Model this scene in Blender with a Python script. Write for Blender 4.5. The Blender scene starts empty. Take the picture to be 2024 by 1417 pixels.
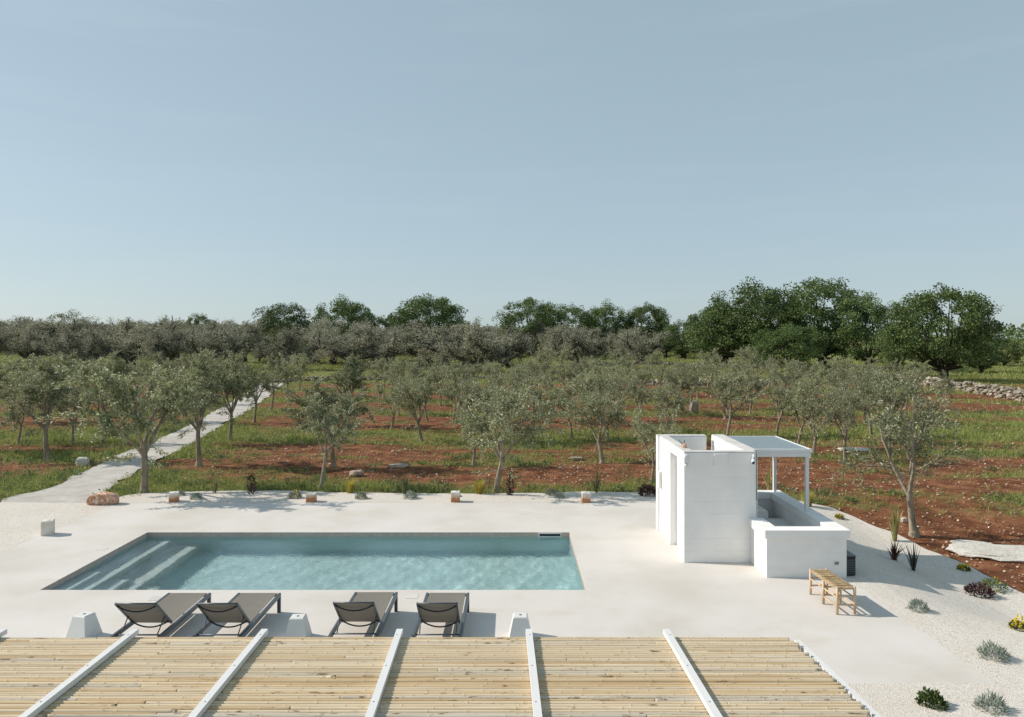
import bpy, math, random
import numpy as np
from mathutils import Vector, Matrix

random.seed(7)
rng = np.random.default_rng(7)
R = math.radians
scene = bpy.context.scene
col = scene.collection

# ------------------------------------------------------------------ camera, sky, sun, exposure
F, HX, HY, CAMZ = 1500.0, 1010.0, 667.0, 4.5          # focal length in px of a 2024 px wide frame, vanishing point, eye height
cam = bpy.data.cameras.new('camera')
cam.sensor_width = 36.0
cam.lens = F / 2024 * 36
cam.shift_x = (1012 - HX) / 2024
cam.shift_y = -(708.5 - HY) / 2024
cam.clip_start, cam.clip_end = 0.1, 6000
camo = bpy.data.objects.new('camera', cam)
camo.location = (0, 0, CAMZ)
camo.rotation_euler = (R(90), 0, 0)
col.objects.link(camo)
scene.camera = camo

SUN_EL = R(34.7)
SUN_H = Vector((-0.984, 0.177, 0)).normalized()       # horizontal direction towards the sun
SUN_D = Vector((SUN_H.x * math.cos(SUN_EL), SUN_H.y * math.cos(SUN_EL), math.sin(SUN_EL)))

world = bpy.data.worlds.new('World')
scene.world = world
world.use_nodes = True
wn = world.node_tree.nodes
wl = world.node_tree.links
wn.clear()
sky = wn.new('ShaderNodeTexSky')
sky.sky_type = 'NISHITA'
sky.sun_disc = False
sky.sun_elevation = SUN_EL
sky.sun_rotation = math.atan2(SUN_H.x, SUN_H.y)
sky.altitude = 100
sky.air_density = 1.0
sky.dust_density = 0.5
sky.ozone_density = 1.0
hsv = wn.new('ShaderNodeHueSaturation')
hsv.inputs['Saturation'].default_value = 0.60
hsv.inputs['Value'].default_value = 0.90
bg = wn.new('ShaderNodeBackground')
bg.inputs['Strength'].default_value = 0.15
wo = wn.new('ShaderNodeOutputWorld')
wl.new(sky.outputs[0], hsv.inputs['Color'])
veil = wn.new('ShaderNodeMix'); veil.data_type = 'RGBA'          # haze by colour: one flat blue-grey mixed evenly into the whole sky
veil.inputs['Factor'].default_value = 0.70
veil.inputs['B'].default_value = (1.97, 2.74, 3.18, 1)
wl.new(hsv.outputs[0], veil.inputs['A'])
tcw = wn.new('ShaderNodeTexCoord')
mpw = wn.new('ShaderNodeMapping'); mpw.inputs['Scale'].default_value = (1.6, 1.6, 14.0); mpw.inputs['Rotation'].default_value = (R(9), R(-7), 0)
cin = wn.new('ShaderNodeTexNoise'); cin.inputs['Scale'].default_value = 1.7; cin.inputs['Detail'].default_value = 6; cin.inputs['Roughness'].default_value = 0.6
crw = wn.new('ShaderNodeValToRGB'); crw.color_ramp.elements[0].position = 0.50; crw.color_ramp.elements[1].position = 0.82
crw.color_ramp.elements[1].color = (0.07, 0.07, 0.07, 1)
cir = wn.new('ShaderNodeMix'); cir.data_type = 'RGBA'; cir.inputs['B'].default_value = (5.2, 5.4, 5.6, 1)
wl.new(tcw.outputs['Generated'], mpw.inputs['Vector']); wl.new(mpw.outputs[0], cin.inputs['Vector']); wl.new(cin.outputs['Fac'], crw.inputs[0])
wl.new(crw.outputs['Color'], cir.inputs['Factor']); wl.new(veil.outputs['Result'], cir.inputs['A'])
wl.new(cir.outputs['Result'], bg.inputs['Color'])
wl.new(bg.outputs[0], wo.inputs['Surface'])

sun = bpy.data.lights.new('sun', 'SUN')
sun.energy = 4.4
sun.angle = R(0.55)
sun.color = (1.0, 0.915, 0.815)
suno = bpy.data.objects.new('sun', sun)
suno.rotation_euler = SUN_D.to_track_quat('Z', 'Y').to_euler()
suno.location = (-30, 10, 30)
col.objects.link(suno)
sun.cycles.is_caustics_light = True

vs = scene.view_settings
vs.view_transform = 'Standard'
vs.look = 'None'
vs.exposure = 0.20
vs.gamma = 1.0
vs.use_curve_mapping = False
scene.render.engine = 'CYCLES'
cy = scene.cycles
cy.max_bounces = 10
cy.transparent_max_bounces = 16
cy.caustics_refractive = True
cy.caustics_reflective = False
cy.use_denoising = True
cy.denoising_prefilter = 'NONE'
cy.sample_clamp_indirect = 2.0

# ------------------------------------------------------------------ small helpers
def ground_rise(y):
    t = np.clip((np.asarray(y, float) - 88) / 75, 0, 1)
    return 1.05 * t * t * (3 - 2 * t)

def sstep(a, b, v):
    t = np.clip((np.asarray(v, float) - a) / (b - a), 0, 1)
    return t * t * (3 - 2 * t)

def base_z(x, y):
    """lie of the land: a hollow on the hut side, a gentle rise beyond the stone wall"""
    return ground_rise(y) - 0.42 * sstep(6.6, 9.2, x) * sstep(11.2, 13.4, y) * (1 - sstep(17.5, 23.0, y))

def P(x, y):
    """ground point that stands at this place of the photograph"""
    z = 0.0
    for _ in range(40):
        d = F * (CAMZ - z) / (y - HY)
        zz = 0.5 * z + 0.5 * float(base_z((x - HX) * d / F, d))
        if abs(zz - z) < 1e-4:
            break
        z = zz
    return Vector(((x - HX) * d / F, d, z))

def tag(o, label=None, cat=None, group=None, kind=None):
    if label: o['label'] = label
    if cat: o['category'] = cat
    if group: o['group'] = group
    if kind: o['kind'] = kind
    return o

def empty(name, loc=(0, 0, 0), rz=0.0):
    o = bpy.data.objects.new(name, None)
    o.empty_display_size = 0.2
    o.location = loc
    o.rotation_euler = (0, 0, rz)
    col.objects.link(o)
    return o

def add(name, mesh, parent=None, loc=(0, 0, 0), rot=(0, 0, 0), scale=(1, 1, 1)):
    o = bpy.data.objects.new(name, mesh)
    o.location = loc
    o.rotation_euler = rot
    o.scale = scale
    if parent is not None:
        o.parent = parent
    col.objects.link(o)
    return o

class MB:
    """collects vertices and faces of one mesh"""
    def __init__(s):
        s.v, s.f, s.sm = [], [], []
    def raw(s, vs, fs, smooth=False):
        o = len(s.v)
        s.v += [tuple(v) for v in vs]
        s.f += [tuple(i + o for i in f) for f in fs]
        s.sm += [smooth] * len(fs)
        return s
    def box(s, a, b, ch=0.0):
        (x0, y0, z0), (x1, y1, z1) = a, b
        if ch <= 0:
            return s.raw([(x0, y0, z0), (x1, y0, z0), (x1, y1, z0), (x0, y1, z0), (x0, y0, z1), (x1, y0, z1), (x1, y1, z1), (x0, y1, z1)],
                         [(0, 3, 2, 1), (4, 5, 6, 7), (0, 1, 5, 4), (1, 2, 6, 5), (2, 3, 7, 6), (3, 0, 4, 7)])
        lo, hi = (x0, y0, z0), (x1, y1, z1)
        vs, idx = [], {}
        for cx in (0, 1):
            for cyy in (0, 1):
                for cz in (0, 1):
                    for ax in range(3):
                        c = [(lo, hi)[k][i] for i, k in enumerate((cx, cyy, cz))]
                        for i, k in enumerate((cx, cyy, cz)):
                            if i != ax:
                                c[i] += ch if k == 0 else -ch
                        idx[(cx, cyy, cz, ax)] = len(vs)
                        vs.append(tuple(c))
        fs = []
        for ax in range(3):
            o1, o2 = [i for i in range(3) if i != ax]
            for k in (0, 1):
                q = []
                for (u, w) in ((0, 0), (1, 0), (1, 1), (0, 1)):
                    c = [0, 0, 0]; c[ax] = k; c[o1] = u; c[o2] = w
                    q.append(idx[(*c, ax)])
                flip = (k == 0) ^ (ax == 1)
                fs.append(tuple(reversed(q)) if flip else tuple(q))
        for ax in range(3):          # edges along ax
            o1, o2 = [i for i in range(3) if i != ax]
            for u in (0, 1):
                for w in (0, 1):
                    c0 = [0, 0, 0]; c0[o1] = u; c0[o2] = w
                    c1 = list(c0); c1[ax] = 1
                    fs.append((idx[(*c0, o1)], idx[(*c1, o1)], idx[(*c1, o2)], idx[(*c0, o2)]))
        for c in [(a_, b_, c_) for a_ in (0, 1) for b_ in (0, 1) for c_ in (0, 1)]:
            fs.append((idx[(*c, 0)], idx[(*c, 1)], idx[(*c, 2)]))
        return s.raw(vs, fs)
    def bar(s, a, b, w, h, up=(0, 0, 1)):
        """rectangular bar from a to b"""
        a, b = Vector(a), Vector(b)
        d = (b - a).normalized()
        u = Vector(up)
        if abs(d.dot(u)) > 0.98: u = Vector((0, 1, 0))
        x = d.cross(u).normalized() * (w / 2)
        y = x.cross(d).normalized() * (h / 2)
        vs = []
        for p in (a, b):
            vs += [p - x - y, p + x - y, p + x + y, p - x + y]
        return s.raw(vs, [(3, 2, 1, 0), (4, 5, 6, 7), (0, 1, 5, 4), (1, 2, 6, 5), (2, 3, 7, 6), (3, 0, 4, 7)])
    def tube(s, pts, rad, n=6, cap=True, lump=0.0):
        pts = [Vector(p) for p in pts]
        if not hasattr(rad, '__len__'): rad = [rad] * len(pts)
        ref = Vector((0.31, 0.17, 0.93))
        vs, fs = [], []
        m = len(pts)
        for i, p in enumerate(pts):
            d = (pts[min(i + 1, m - 1)] - pts[max(i - 1, 0)]).normalized()
            r0 = ref if abs(d.dot(ref)) < 0.95 else Vector((1, 0, 0))
            x = d.cross(r0).normalized(); y = d.cross(x)
            for k in range(n):
                a = 2 * math.pi * k / n
                rr = rad[i] * (1 + lump * (random.random() - 0.5) * 2)
                vs.append(p + x * (rr * math.cos(a)) + y * (rr * math.sin(a)))
        for i in range(m - 1):
            for k in range(n):
                k2 = (k + 1) % n
                fs.append((i * n + k, i * n + k2, (i + 1) * n + k2, (i + 1) * n + k))
        if cap:
            fs.append(tuple(range(n)))
            fs.append(tuple((m - 1) * n + k for k in reversed(range(n))))
        return s.raw(vs, fs, True)
    def mesh(s, name, mat):
        me = bpy.data.meshes.new(name)
        me.from_pydata(s.v, [], s.f)
        me.polygons.foreach_set('use_smooth', s.sm)
        me.materials.append(mat)
        me.update()
        import bmesh
        bm = bmesh.new(); bm.from_mesh(me)
        bmesh.ops.recalc_face_normals(bm, faces=bm.faces)
        bm.to_mesh(me); bm.free()
        return me
    def build(s, name, mat, parent=None, **kw):
        return add(name, s.mesh(name, mat), parent, **kw)

def np_mesh(name, verts, faces, mat, smooth=False):
    """mesh from arrays; faces (n,3) or (n,4)"""
    me = bpy.data.meshes.new(name)
    verts = np.ascontiguousarray(verts, np.float32); faces = np.ascontiguousarray(faces, np.int32)
    k = faces.shape[1]
    me.vertices.add(len(verts)); me.vertices.foreach_set('co', verts.ravel())
    me.loops.add(faces.size); me.loops.foreach_set('vertex_index', faces.ravel())
    me.polygons.add(len(faces))
    me.polygons.foreach_set('loop_start', np.arange(0, faces.size, k, dtype=np.int32))
    me.polygons.foreach_set('loop_total', np.full(len(faces), k, np.int32))
    me.polygons.foreach_set('use_smooth', np.full(len(faces), smooth, bool))
    me.materials.append(mat)
    me.update(calc_edges=True)
    return me

def vnoise(x, y, seed=0):
    """smooth value noise, 0..1"""
    x = np.asarray(x, float); y = np.asarray(y, float)
    xi = np.floor(x).astype(np.int64); yi = np.floor(y).astype(np.int64)
    fx = x - xi; fy = y - yi
    fx = fx * fx * (3 - 2 * fx); fy = fy * fy * (3 - 2 * fy)
    def h(a, b):
        n = (a * 374761393 + b * 668265263 + seed * 974634777) & 0x7fffffff
        n = ((n ^ (n >> 13)) * 1274126177) & 0x7fffffff
        return ((n ^ (n >> 16)) & 0xffff) / 65535.0
    return (h(xi, yi) * (1 - fx) + h(xi + 1, yi) * fx) * (1 - fy) + (h(xi, yi + 1) * (1 - fx) + h(xi + 1, yi + 1) * fx) * fy

def fbm(x, y, seed=0, o=3):
    t, a, s = 0, 0.5, 0
    for k in range(o):
        t = t + a * vnoise(np.asarray(x) * 2 ** k, np.asarray(y) * 2 ** k, seed + k); s += a; a *= 0.5
    return t / s

# ------------------------------------------------------------------ materials
def mat(name, color=(0.5, 0.5, 0.5), rough=0.7, spec=0.3, metal=0.0):
    m = bpy.data.materials.new(name)
    m.use_nodes = True
    b = m.node_tree.nodes['Principled BSDF']
    b.inputs['Base Color'].default_value = (*color, 1)
    b.inputs['Roughness'].default_value = rough
    b.inputs['Specular IOR Level'].default_value = spec
    b.inputs['Metallic'].default_value = metal
    return m

def nodes(m):
    return m.node_tree.nodes, m.node_tree.links, m.node_tree.nodes['Principled BSDF']

def noise(n, l, scale, detail=4, coord=None, rough=0.55, vec_scale=None):
    t = n.new('ShaderNodeTexNoise')
    t.inputs['Scale'].default_value = scale
    t.inputs['Detail'].default_value = detail
    t.inputs['Roughness'].default_value = rough
    c = coord
    if c is None:
        c = n.new('ShaderNodeNewGeometry').outputs['Position']
    if vec_scale:
        mp = n.new('ShaderNodeMapping')
        mp.inputs['Scale'].default_value = vec_scale
        l.new(c, mp.inputs['Vector']); c = mp.outputs[0]
    l.new(c, t.inputs['Vector'])
    return t.outputs['Fac']

def ramp(n, l, fac, stops):
    r = n.new('ShaderNodeValToRGB')
    e = r.color_ramp.elements
    while len(e) < len(stops): e.new(0.5)
    for el, (p, c) in zip(e, stops):
        el.position = p
        el.color = (*c, 1) if len(c) == 3 else c
    l.new(fac, r.inputs[0])
    return r.outputs['Color']

def mix(n, l, fac, a, b, mode='MIX'):
    m = n.new('ShaderNodeMix'); m.data_type = 'RGBA'; m.blend_type = mode
    for s, v in ((m.inputs['Factor'], fac), (m.inputs['A'], a), (m.inputs['B'], b)):
        if isinstance(v, (int, float)): s.default_value = v
        elif isinstance(v, tuple): s.default_value = (*v, 1)
        else: l.new(v, s)
    return m.outputs['Result']

def bump(n, l, b, h, strength=0.3, dist=0.01):
    u = n.new('ShaderNodeBump')
    u.inputs['Strength'].default_value = strength
    u.inputs['Distance'].default_value = dist
    l.new(h, u.inputs['Height']); l.new(u.outputs[0], b.inputs['Normal'])

def island(n):
    return n.new('ShaderNodeNewGeometry').outputs['Random Per Island']

def leaf_mat(name, cols, trans=0.3, rough=0.5, spec=0.3):
    """leaves: each its own tone, some light passes through"""
    m = mat(name, rough=rough, spec=spec)
    n, l, b = nodes(m)
    c = ramp(n, l, island(n), cols)
    oi = n.new('ShaderNodeObjectInfo')
    hs = n.new('ShaderNodeHueSaturation')
    mr = n.new('ShaderNodeMapRange')
    mr.inputs['To Min'].default_value = 0.84; mr.inputs['To Max'].default_value = 1.16
    l.new(oi.outputs['Random'], mr.inputs['Value']); l.new(mr.outputs[0], hs.inputs['Value']); l.new(c, hs.inputs['Color'])
    c = hs.outputs[0]
    l.new(c, b.inputs['Base Color'])
    tr = n.new('ShaderNodeBsdfTranslucent')
    l.new(c, tr.inputs['Color'])
    ms = n.new('ShaderNodeMixShader'); ms.inputs[0].default_value = trans
    l.new(b.outputs[0], ms.inputs[1]); l.new(tr.outputs[0], ms.inputs[2])
    l.new(ms.outputs[0], n['Material Output'].inputs['Surface'])
    return m

M = {}
# microcement deck
m = mat('microcement', rough=0.72, spec=0.25); n, l, b = nodes(m)
c = ramp(n, l, noise(n, l, 0.55, 5), [(0.32, (0.545, 0.507, 0.455)), (0.5, (0.61, 0.578, 0.537)), (0.68, (0.651, 0.615, 0.588))])
st = ramp(n, l, noise(n, l, 0.9, 6, rough=0.65, vec_scale=(0.6, 1.4, 1)), [(0.56, (0, 0, 0)), (0.74, (0.85, 0.85, 0.85))])
c = mix(n, l, st, c, (0.55, 0.491, 0.412))
c = mix(n, l, ramp(n, l, noise(n, l, 40, 3), [(0.35, (0, 0, 0)), (0.7, (0.12, 0.12, 0.12))]), c, (0.5, 0.48, 0.45))
l.new(c, b.inputs['Base Color'])
bump(n, l, b, noise(n, l, 9, 5), 0.25, 0.004)
M['deck'] = m
# pale crushed-stone gravel
m = mat('white_gravel', rough=0.9, spec=0.15); n, l, b = nodes(m)
vo = n.new('ShaderNodeTexVoronoi'); vo.inputs['Scale'].default_value = 55
l.new(n.new('ShaderNodeNewGeometry').outputs['Position'], vo.inputs['Vector'])
vc = n.new('ShaderNodeSeparateColor'); l.new(vo.outputs['Color'], vc.inputs[0])
c = ramp(n, l, vc.outputs[0], [(0.0, (0.43, 0.391, 0.34)), (0.3, (0.593, 0.55, 0.49)), (1.0, (0.688, 0.649, 0.593))])
c = mix(n, l, ramp(n, l, noise(n, l, 0.8, 5), [(0.45, (0, 0, 0)), (0.75, (0.55, 0.55, 0.55))]), c, (0.55, 0.485, 0.405))
l.new(c, b.inputs['Base Color'])
bump(n, l, b, vo.outputs['Distance'], 0.45, 0.012)
M['gravel'] = m
# gravel track, greyer
m = mat('track_gravel', rough=0.95, spec=0.1); n, l, b = nodes(m)
c = ramp(n, l, noise(n, l, 1.1, 8, rough=0.7), [(0.3, (0.365, 0.335, 0.296)), (0.5, (0.47, 0.444, 0.409)), (0.7, (0.566, 0.544, 0.509))])
l.new(c, b.inputs['Base Color'])
bump(n, l, b, noise(n, l, 30, 5), 0.6, 0.02)
M['track'] = m
# red soil, greener where the weeds stand (attribute 'cover')
m = mat('red_soil', rough=0.95, spec=0.1); n, l, b = nodes(m)
c = ramp(n, l, noise(n, l, 1.7, 8, rough=0.7), [(0.32, (0.066, 0.026, 0.0135)), (0.5, (0.172, 0.070, 0.034)), (0.66, (0.30, 0.138, 0.070))])
g = ramp(n, l, noise(n, l, 2.4, 6, rough=0.7), [(0.3, (0.10, 0.12, 0.038)), (0.55, (0.18, 0.20, 0.068)), (0.8, (0.27, 0.25, 0.11))])
at = n.new('ShaderNodeAttribute'); at.attribute_name = 'cover'
ad = n.new('ShaderNodeMath'); ad.operation = 'ADD'; l.new(at.outputs['Fac'], ad.inputs[0])
sb = n.new('ShaderNodeMath'); sb.operation = 'MULTIPLY_ADD'; l.new(noise(n, l, 3.0, 5), sb.inputs[0]); sb.inputs[1].default_value = 0.8; sb.inputs[2].default_value = -0.4
l.new(sb.outputs[0], ad.inputs[1])
c = mix(n, l, ramp(n, l, ad.outputs[0], [(0.38, (0, 0, 0)), (0.72, (0.85, 0.85, 0.85))]), c, g)
l.new(c, b.inputs['Base Color'])
bump(n, l, b, noise(n, l, 7, 8, rough=0.7), 0.9, 0.06)
M['soil'] = m
# pool lining and water
m = mat('pool_lining', rough=0.6, spec=0.3); n, l, b = nodes(m)
c = ramp(n, l, noise(n, l, 1.5, 4), [(0.3, (0.47, 0.635, 0.63)), (0.7, (0.53, 0.70, 0.69))])
l.new(c, b.inputs['Base Color'])
M['lining'] = m
M['step'] = mat('pale_step_finish', (0.60, 0.65, 0.635), 0.6)
m = mat('pool_edge', rough=0.7); n, l, b = nodes(m)
c = ramp(n, l, noise(n, l, 12, 5), [(0.3, (0.46, 0.37, 0.315)), (0.7, (0.60, 0.505, 0.44))])
l.new(c, b.inputs['Base Color'])
M['pool_edge'] = m
m = bpy.data.materials.new('pool_water'); m.use_nodes = True
n = m.node_tree.nodes; l = m.node_tree.links; n.remove(n['Principled BSDF'])
gl = n.new('ShaderNodeBsdfGlass'); gl.inputs['IOR'].default_value = 1.33; gl.inputs['Roughness'].default_value = 0.0
gl.inputs['Color'].default_value = (0.93, 0.99, 0.995, 1)
wb = n.new('ShaderNodeBump'); wb.inputs['Strength'].default_value = 0.50; wb.inputs['Distance'].default_value = 0.018
l.new(noise(n, l, 12.0, 1.5, vec_scale=(1.0, 1.4, 1)), wb.inputs['Height']); l.new(wb.outputs[0], gl.inputs['Normal'])
l.new(gl.outputs[0], n['Material Output'].inputs['Surface'])
M['water'] = m
# painted masonry
def painted(name, lo, hi, rough=0.8):
    m = mat(name, rough=rough, spec=0.2); n, l, b = nodes(m)
    c = ramp(n, l, noise(n, l, 3.0, 6), [(0.3, lo), (0.7, hi)])
    l.new(c, b.inputs['Base Color'])
    bump(n, l, b, noise(n, l, 60, 4), 0.25, 0.004)
    return m
M['paint'] = painted('white_masonry_paint', (0.78, 0.77, 0.748), (0.84, 0.832, 0.814))
M['paint_top'] = painted('weathered_wall_top', (0.504, 0.482, 0.45), (0.648, 0.639, 0.621))
M['metal'] = mat('white_painted_metal', (0.699, 0.708, 0.708), 0.45, 0.4)
M['panel'] = mat('grey_glass_panel', (0.20, 0.25, 0.26), 0.22, 0.6)
M['dark'] = mat('dark_metal', (0.018, 0.022, 0.026), 0.55)
M['frame'] = mat('slate_lounger_frame', (0.072, 0.088, 0.10), 0.38, 0.45)
m = mat('taupe_mesh_fabric', rough=0.75, spec=0.2); n, l, b = nodes(m)
wv = n.new('ShaderNodeTexChecker'); wv.inputs['Scale'].default_value = 160
l.new(n.new('ShaderNodeTexCoord').outputs['Object'], wv.inputs['Vector'])
wv.inputs['Color1'].default_value = (0.29, 0.27, 0.235, 1); wv.inputs['Color2'].default_value = (0.19, 0.176, 0.152, 1)
c = mix(n, l, ramp(n, l, noise(n, l, 6, 4), [(0.3, (0, 0, 0)), (0.8, (0.3, 0.3, 0.3))]), wv.outputs['Color'], (0.31, 0.295, 0.265))
tr = n.new('ShaderNodeBsdfTranslucent'); tr.inputs['Color'].default_value = (0.36, 0.30, 0.24, 1)
ms = n.new('ShaderNodeMixShader'); ms.inputs[0].default_value = 0.22
l.new(c, b.inputs['Base Color']); l.new(b.outputs[0], ms.inputs[1]); l.new(tr.outputs[0], ms.inputs[2]); l.new(ms.outputs[0], n['Material Output'].inputs['Surface'])
M['fabric'] = m
M['plastic'] = painted('white_moulded_plastic', (0.644, 0.644, 0.621), (0.685, 0.685, 0.662), 0.5)
# lantern cubes: pale with rust-red staining low down
m = mat('stained_lantern', rough=0.55); n, l, b = nodes(m)
tc = n.new('ShaderNodeTexCoord'); sx = n.new('ShaderNodeSeparateXYZ'); l.new(tc.outputs['Object'], sx.inputs[0])
md = n.new('ShaderNodeMath'); md.operation = 'MULTIPLY_ADD'; l.new(noise(n, l, 9, 4), md.inputs[0]); md.inputs[1].default_value = -0.22; l.new(sx.outputs['Z'], md.inputs[2])
c = ramp(n, l, md.outputs[0], [(0.0, (0.42, 0.19, 0.09)), (0.03, (0.55, 0.36, 0.22)), (0.11, (0.66, 0.60, 0.52)), (0.2, (0.72, 0.71, 0.68))])
l.new(c, b.inputs['Base Color'])
M['lantern'] = m
m = mat('plain_lantern', rough=0.55); n, l, b = nodes(m)
c = ramp(n, l, noise(n, l, 7, 5), [(0.3, (0.56, 0.52, 0.44)), (0.7, (0.69, 0.66, 0.60))]); l.new(c, b.inputs['Base Color'])
M['lantern_plain'] = m
# wood, cane, rope
m = mat('pale_round_wood', rough=0.6); n, l, b = nodes(m)
c = ramp(n, l, noise(n, l, 8, 6, vec_scale=(1, 1, 0.3)), [(0.25, (0.44, 0.31, 0.19)), (0.6, (0.60, 0.46, 0.31)), (0.8, (0.66, 0.54, 0.39))]); l.new(c, b.inputs['Base Color'])
M['wood'] = m
m = mat('twisted_straw_rope', rough=0.85); n, l, b = nodes(m)
c = ramp(n, l, island(n), [(0.0, (0.22, 0.14, 0.065)), (0.4, (0.36, 0.26, 0.14)), (1.0, (0.50, 0.39, 0.24))]); l.new(c, b.inputs['Base Color'])
M['rope'] = m
def cane_mat(name, a, b_, c_, spots):
    m = mat(name, rough=0.72, spec=0.12); n, l, b = nodes(m)
    tc = n.new('ShaderNodeTexCoord').outputs['Object']
    oi = n.new('ShaderNodeObjectInfo')
    ad = n.new('ShaderNodeVectorMath'); ad.operation = 'ADD'; cx = n.new('ShaderNodeCombineXYZ')
    mu = n.new('ShaderNodeMath'); mu.operation = 'MULTIPLY'; mu.inputs[1].default_value = 57
    l.new(oi.outputs['Random'], mu.inputs[0]); l.new(mu.outputs[0], cx.inputs[0]); l.new(tc, ad.inputs[0]); l.new(cx.outputs[0], ad.inputs[1])
    v = ad.outputs[0]
    c = ramp(n, l, noise(n, l, 3.0, 5, v, vec_scale=(0.5, 6, 6)), [(0.25, a), (0.5, b_), (0.75, c_)])
    sp = ramp(n, l, noise(n, l, 9.0, 5, v, rough=0.7, vec_scale=(1, 5, 5)), [(spots, (0, 0, 0)), (spots + 0.07, (0.9, 0.9, 0.9))])
    c = mix(n, l, sp, c, (0.13, 0.07, 0.035))
    hs = n.new('ShaderNodeHueSaturation'); mr = n.new('ShaderNodeMapRange')
    mr.inputs['To Min'].default_value = 0.88; mr.inputs['To Max'].default_value = 1.08
    l.new(oi.outputs['Random'], mr.inputs['Value']); l.new(mr.outputs[0], hs.inputs['Value']); l.new(c, hs.inputs['Color'])
    l.new(hs.outputs[0], b.inputs['Base Color'])
    return m
M['cane_a'] = cane_mat('straw_cane', (0.522, 0.4, 0.257), (0.609, 0.5, 0.348), (0.661, 0.574, 0.435), 0.615)
M['cane_b'] = cane_mat('golden_cane', (0.435, 0.296, 0.152), (0.548, 0.413, 0.248), (0.609, 0.505, 0.348), 0.600)
M['cane_c'] = cane_mat('greyed_cane', (0.4, 0.348, 0.27), (0.539, 0.479, 0.383), (0.618, 0.557, 0.47), 0.570)
M['node'] = mat('cane_node', (0.42, 0.30, 0.17), 0.7)
M['batten'] = painted('white_batten_paint', (0.64, 0.64, 0.63), (0.69, 0.69, 0.68), 0.5)
M['screw'] = mat('screw_head', (0.22, 0.22, 0.22), 0.5, metal=0.6)
# bark, leaves
def bark_mat(name, lo, hi):
    m = mat(name, rough=0.95, spec=0.1); n, l, b = nodes(m)
    tc = n.new('ShaderNodeTexCoord').outputs['Object']
    c = ramp(n, l, noise(n, l, 6, 6, tc, vec_scale=(2, 2, 0.5)), [(0.3, lo), (0.7, hi)]); l.new(c, b.inputs['Base Color'])
    bump(n, l, b, noise(n, l, 14, 5, tc, vec_scale=(2, 2, 0.5)), 0.7, 0.03)
    return m
M['bark'] = bark_mat('olive_bark', (0.17, 0.14, 0.10), (0.38, 0.33, 0.255))
M['bark_old'] = bark_mat('old_olive_bark', (0.04, 0.035, 0.031), (0.15, 0.135, 0.118))
M['bark_oak'] = bark_mat('oak_bark', (0.03, 0.026, 0.02), (0.09, 0.078, 0.06))
M['olive_leaf'] = leaf_mat('olive_leaf', [(0.0, (0.112, 0.138, 0.053)), (0.4, (0.255, 0.285, 0.135)), (0.75, (0.41, 0.425, 0.245)), (1.0, (0.64, 0.64, 0.485))], 0.33, 0.42, 0.45)
M['old_leaf'] = leaf_mat('old_olive_leaf', [(0.0, (0.14, 0.138, 0.092)), (0.5, (0.29, 0.287, 0.198)), (1.0, (0.50, 0.49, 0.375))], 0.3, 0.55, 0.3)
M['oak_leaf'] = leaf_mat('oak_leaf', [(0.0, (0.0506, 0.0855, 0.0262)), (0.5, (0.103, 0.157, 0.0472)), (1.0, (0.183, 0.241, 0.0804))], 0.2, 0.5, 0.3)
M['bright_leaf'] = leaf_mat('bright_leaf', [(0.0, (0.0516, 0.0731, 0.0129)), (0.5, (0.103, 0.129, 0.0258)), (1.0, (0.181, 0.198, 0.0516))], 0.3)
M['grass'] = leaf_mat('field_grass', [(0.0, (0.11, 0.15, 0.037)), (0.5, (0.245, 0.295, 0.08)), (0.85, (0.39, 0.41, 0.14)), (1.0, (0.499, 0.43, 0.215))], 0.3, 0.6, 0.2)
M['weed'] = leaf_mat('weed_leaf', [(0.0, (0.0731, 0.112, 0.043)), (0.6, (0.142, 0.194, 0.0774)), (1.0, (0.224, 0.267, 0.12))], 0.25, 0.6, 0.2)
M['silver'] = leaf_mat('silver_leaf', [(0.0, (0.15, 0.18, 0.14)), (0.6, (0.28, 0.32, 0.27)), (1.0, (0.42, 0.46, 0.40))], 0.1, 0.8, 0.1)
M['purple'] = leaf_mat('purple_leaf', [(0.0, (0.03, 0.016, 0.018)), (0.6, (0.075, 0.034, 0.036)), (1.0, (0.16, 0.075, 0.065))], 0.1)
M['redbrown'] = leaf_mat('redbrown_blade', [(0.0, (0.05, 0.022, 0.020)), (0.6, (0.12, 0.05, 0.042)), (1.0, (0.20, 0.10, 0.07))], 0.1)
M['darkblade'] = leaf_mat('dark_blade', [(0.0, (0.03, 0.036, 0.028)), (1.0, (0.085, 0.088, 0.066))], 0.05)
M['yellowblade'] = leaf_mat('yellow_striped_blade', [(0.0, (0.16, 0.17, 0.05)), (0.5, (0.38, 0.35, 0.12)), (1.0, (0.52, 0.48, 0.22))], 0.15)
M['greenblade'] = leaf_mat('green_blade', [(0.0, (0.07, 0.09, 0.03)), (0.6, (0.16, 0.175, 0.07)), (1.0, (0.30, 0.28, 0.14))], 0.15)
M['feather'] = leaf_mat('feather_grass', [(0.0, (0.30, 0.25, 0.04)), (0.6, (0.46, 0.39, 0.07)), (1.0, (0.60, 0.52, 0.16))], 0.35)
M['flower'] = leaf_mat('yellow_petal', [(0.0, (0.60, 0.42, 0.02)), (1.0, (0.80, 0.62, 0.05))], 0.2)
M['shrubgreen'] = leaf_mat('shrub_leaf', [(0.0, (0.03, 0.06, 0.015)), (0.6, (0.075, 0.125, 0.03)), (1.0, (0.17, 0.21, 0.06))], 0.2)
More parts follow.
